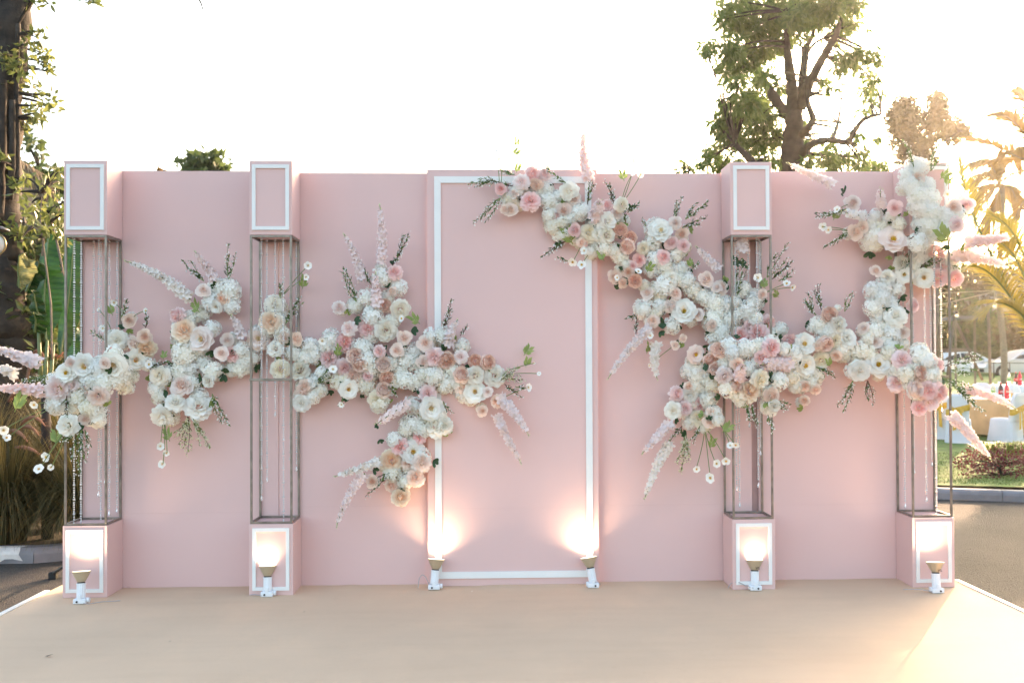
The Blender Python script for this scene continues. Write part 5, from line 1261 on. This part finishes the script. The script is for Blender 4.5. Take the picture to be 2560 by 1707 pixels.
# ---- silver car and the white one behind it
def car(u, y, label, m, facing=-1):
    c = at(u, 930, y); z0 = at(2502, 930, y)[2]-.32
    root = empty('parked_car', (c[0], y, z0), label, 'car', 'cars parked beyond the lawn')
    X = lambda q: c[0]+q
    prof = [(-2.2, .30), (-2.22, .55), (-2.1, .72), (-1.3, .86), (-.95, .92), (-.3, 1.33), (.2, 1.42), (1.0, 1.38), (1.7, 1.02), (2.15, .95), (2.2, .6), (2.15, .3)]
    mb = MB(); vs = []
    for k, (yo, sc, zs) in enumerate(((0, .96, .0), (.08, 1, 0), (.85, 1, .03), (1.62, 1, 0), (1.7, .96, 0))):
        for (a, z) in prof:
            ins = 0
            vs.append((X(a*sc), y+yo+(.16*(z > 1.0)*(1 if yo < .8 else -1)*(yo != .85)), z0+z+zs*(z > .8)))
    n = len(prof)
    mb.add(vs, [(k*n+j, k*n+(j+1) % n, (k+1)*n+(j+1) % n, (k+1)*n+j) for k in range(4) for j in range(n)]+[tuple(range(n)), tuple(4*n+j for j in range(n))[::-1]])
    mb.build('body', m, root)
    for quad in ([(-.80, .96), (-.25, 1.28), (.15, 1.34), (.15, .96)], [(.22, .96), (.22, 1.34), (.95, 1.30), (1.45, 1.02), (1.4, .96)]):
        v = [(X(a), y-.012+.16*(z > 1.0), z0+z) for a, z in quad]+[(X(a), y+.02+.16*(z > 1.0), z0+z) for a, z in quad]; k = len(quad)
        MB().add(v, [tuple(range(k)), tuple(range(2*k-1, k-1, -1))]+[(j, k+j, k+(j+1) % k, (j+1) % k) for j in range(k)]).build('window', GLASSD, root)
    for wx in (-1.4, 1.35):
        wo = MB().lathe([(.20, -.09), (.30, -.10), (.33, -.07), (.33, .07), (.30, .10), (.0, .1)], 26, axis_pt=(X(wx), y+.04, z0+.32), M=Matrix.Rotation(R(90), 3, 'X')).build('wheel', TYRE, root)
        mb = MB(); mb.lathe([(.0, -.02), (.19, -.01), (.21, .03)], 20, axis_pt=(X(wx), y-.035, z0+.32), M=Matrix.Rotation(R(90), 3, 'X'))
        for k in range(6):
            a = k*1.047; mb.box((X(wx)+.1*math.cos(a)-.02, y-.09, z0+.32+.1*math.sin(a)-.02), (X(wx)+.1*math.cos(a)+.02, y-.06, z0+.32+.1*math.sin(a)+.02))
        mb.build('rim', RIM, wo)
    MB().box((X(-2.16), y+.06, z0+.60), (X(-1.85), y-.006, z0+.74), bev=.02).build('headlight', mat_glass('headlight_glass', (.9, .9, .9), .1, 1.45, .5), root)
    MB().box((X(-2.235), y+.2, z0+.32), (X(-2.19), y+1.5, z0+.48), bev=.01).build('grille', TYRE, root)
    return root
car(2578, 40, 'silver car parked behind the tables at the right edge', CARP_)
car(2395, 44, 'pale car glimpsed behind the wooden frame by the far right column', CUPW)
# ---- dark building, kiosk, poles and string lights
bz = lawn_z(60)
bA = at(2440, 735, 60); bB = at(2900, 735, 60)
bd = empty('building', (bA[0], 60, bz), 'dark brown low building with grey roof behind the palms', 'building')
zt = at(2500, 778, 60)[2]; zr = at(2500, 725, 60)[2]
MB().box((bA[0]+.8, 60, bz-.3), (bB[0], 66, zt)).build('wall', WALLB, bd)
MB().add([(bA[0]-.4, 58.6, zt-.05), (bB[0]+.5, 58.6, zt-.05), (bB[0]+.5, 63, zr+.9), (bA[0]+1.6, 63, zr+.9), (bA[0]-.4, 67.5, zt-.05), (bB[0]+.5, 67.5, zt-.05)], [(0, 1, 2, 3), (3, 2, 5, 4), (0, 3, 4), (1, 5, 2), (0, 4, 5, 1)]).build('roof', ROOFG, bd)
for k in range(5):
    x = bA[0]+2.2+k*2.4; f = MB().box((x, 59.97, zt-2.3), (x+1.2, 59.995, zt-.7)).build('window', TIMB, bd); MB().box((x+.08, 59.955, zt-2.2), (x+1.12, 59.968, zt-.8)).build('pane', GLASSD, f)
lp_ = at(2508, 816, 59.2); bl_ = empty('wall_lamp', lp_, 'small lit lamp bulb glowing on the dark building', 'lamp')
MB().lathe([(.13*math.sin(q), -.13*math.cos(q)) for q in np.linspace(.05, 3.09, 9)], 14, axis_pt=lp_).build('bulb', mat_emit('warm_bulb', (1., .75, .4), 5.), bl_, smooth=True)
MB().box((lp_[0]-.05, lp_[1]-.05, lp_[2]+.125), (lp_[0]+.05, 60.0, lp_[2]+.19)).build('bracket', BLACK, bl_)
k0 = at(2382, 800, 33); ki = empty('kiosk', (k0[0]+.6, 33, lawn_z(33)), 'small kiosk with flat grey roof among the shrubs', 'kiosk')
MB().box((k0[0], 32.4, k0[2]), (k0[0]+1.0, 34, k0[2]+.14), bev=.02).build('roof', ROOFG, ki)
for dx in (.1, .9): MB().tube([(k0[0]+dx, 33, lawn_z(33)-.1), (k0[0]+dx, 33, k0[2])], .05, 8).build('post', TIMB, ki)
fr = empty('wooden_frame', at(2400, 950, 16.5), 'leaning wooden pole frame propping a tree behind the far right column', 'frame')
def pole(root, u0, v0, u1, v1, y, r, name='pole', m=TIMB): MB().tube([at(u0, v0, y), at((u0+u1)/2+.6, (v0+v1)/2, y), at(u1, v1, y-.05)], r, 8).build(name, m, root, smooth=True)
pole(fr, 2342, 690, 2345, 960, 16.5, .045); pole(fr, 2338, 745, 2358, 930, 16.2, .04); pole(fr, 2382, 788, 2456, 950, 16.6, .035); pole(fr, 2385, 800, 2366, 955, 16.7, .03)
pole(fr, 2340, 875, 2424, 872, 16.45, .022, 'crossbar'); pole(fr, 2340, 880, 2430, 876, 16.9, .022, 'crossbar')
po = empty('timber_pole', at(2474, 960, 20), 'slim wooden pole carrying the string lights behind the near table', 'pole')
pole(po, 2469, 740, 2476, 965, 20, .042)
rl = empty('railing', at(2520, 950, 37), 'thin dark metal railing in front of the silver car', 'railing')
pole(rl, 2476, 907, 2680, 908, 37, .02, 'rail', BLACK)
for u in (2484, 2524, 2570, 2620): pole(rl, u, 905, u, 960, 37, .028, 'post', BLACK)
WIRE = mat('pale_wire', (.35, .30, .22), .6)
BULBC = mat_glass('clear_bulb', (.95, .9, .8), .05, 1.3, .7)
def string(u0, v0, u1, v1, y, sag, bulbs, label):
    root = empty('string_lights', at((u0+u1)/2, (v0+v1)/2, y), label, 'string lights', 'string lights over the lawn')
    t = np.linspace(0, 1, 20); MB().tube([at(u0+(u1-u0)*q, v0+(v1-v0)*q+sag*4*q*(1-q), y) for q in t], .012, 5).build('wire', WIRE, root)
    for u in bulbs:
        q = (u-u0)/(u1-u0); v = v0+(v1-v0)*q+sag*4*q*(1-q); a = at(u, v, y); ln = 26*px(y)
        MB().tube([a, a-np.array([0, 0, ln])], .007, 5).build('drop_wire', WIRE, root)
        b = MB().lathe([(.0, 0), (.03, -.005), (.035, -.07), (.03, -.075)], 12, axis_pt=a-np.array([0, 0, ln])).build('socket', BLACK, root)
        MB().lathe([(.026, -.076), (.036, -.10), (.036, -.12), (.02, -.145), (.001, -.15)], 12, axis_pt=a-np.array([0, 0, ln])).build('bulb', BULBC, root, smooth=True)
string(2250, 782, 2640, 688, 14.5, 4, (2391, 2486), 'lower string of hanging bulbs crossing behind the far right column')
string(2250, 733, 2600, 716, 22, 5, (2343, 2388, 2487), 'upper string of hanging bulbs farther back on the right')
# ---- litter on the carpet
def litter(u, v, r, m, name, label):
    p = atz(u, v, .004); o = MB()
    o.add([p+np.array([-r, 0, .002]), p+np.array([0, -r*.6, .004]), p+np.array([r*1.3, .2*r, .012]), p+np.array([.1*r, r*.5, .006])], [(0, 1, 2), (0, 2, 3)], 0, .3)
    tag(o.build(name, m), label, 'litter')
litter(121, 1640, .02, BROWNST, 'fallen_leaf', 'small dry brown leaf lying on the carpet at the front left')
litter(1180, 1479, .007, WHITEP, 'fallen_petal', 'tiny white petal on the carpet below the framed panel')
litter(425, 1604, .006, BROWNST, 'fallen_leaf', 'tiny dark leaf fragment on the carpet left of centre')
litter(760, 1530, .006, BROWNST, 'fallen_twig', 'tiny dark twig fragment on the carpet near the second column')
HAZE = 0.00036
if HAZE:
    hm, hn, hl = mat_new('haze_air'); ho = hn.new('ShaderNodeOutputMaterial'); hv = hn.new('ShaderNodeVolumePrincipled')
    hv.inputs['Color'].default_value = (1.0, .97, .92, 1); hv.inputs['Density'].default_value = HAZE; hv.inputs['Anisotropy'].default_value = .86
    hl.new(hv.outputs[0], ho.inputs['Volume'])
    MB().box((-250, -50, -1.6), (250, 250, 20)).build('haze', hm, kind='stuff')
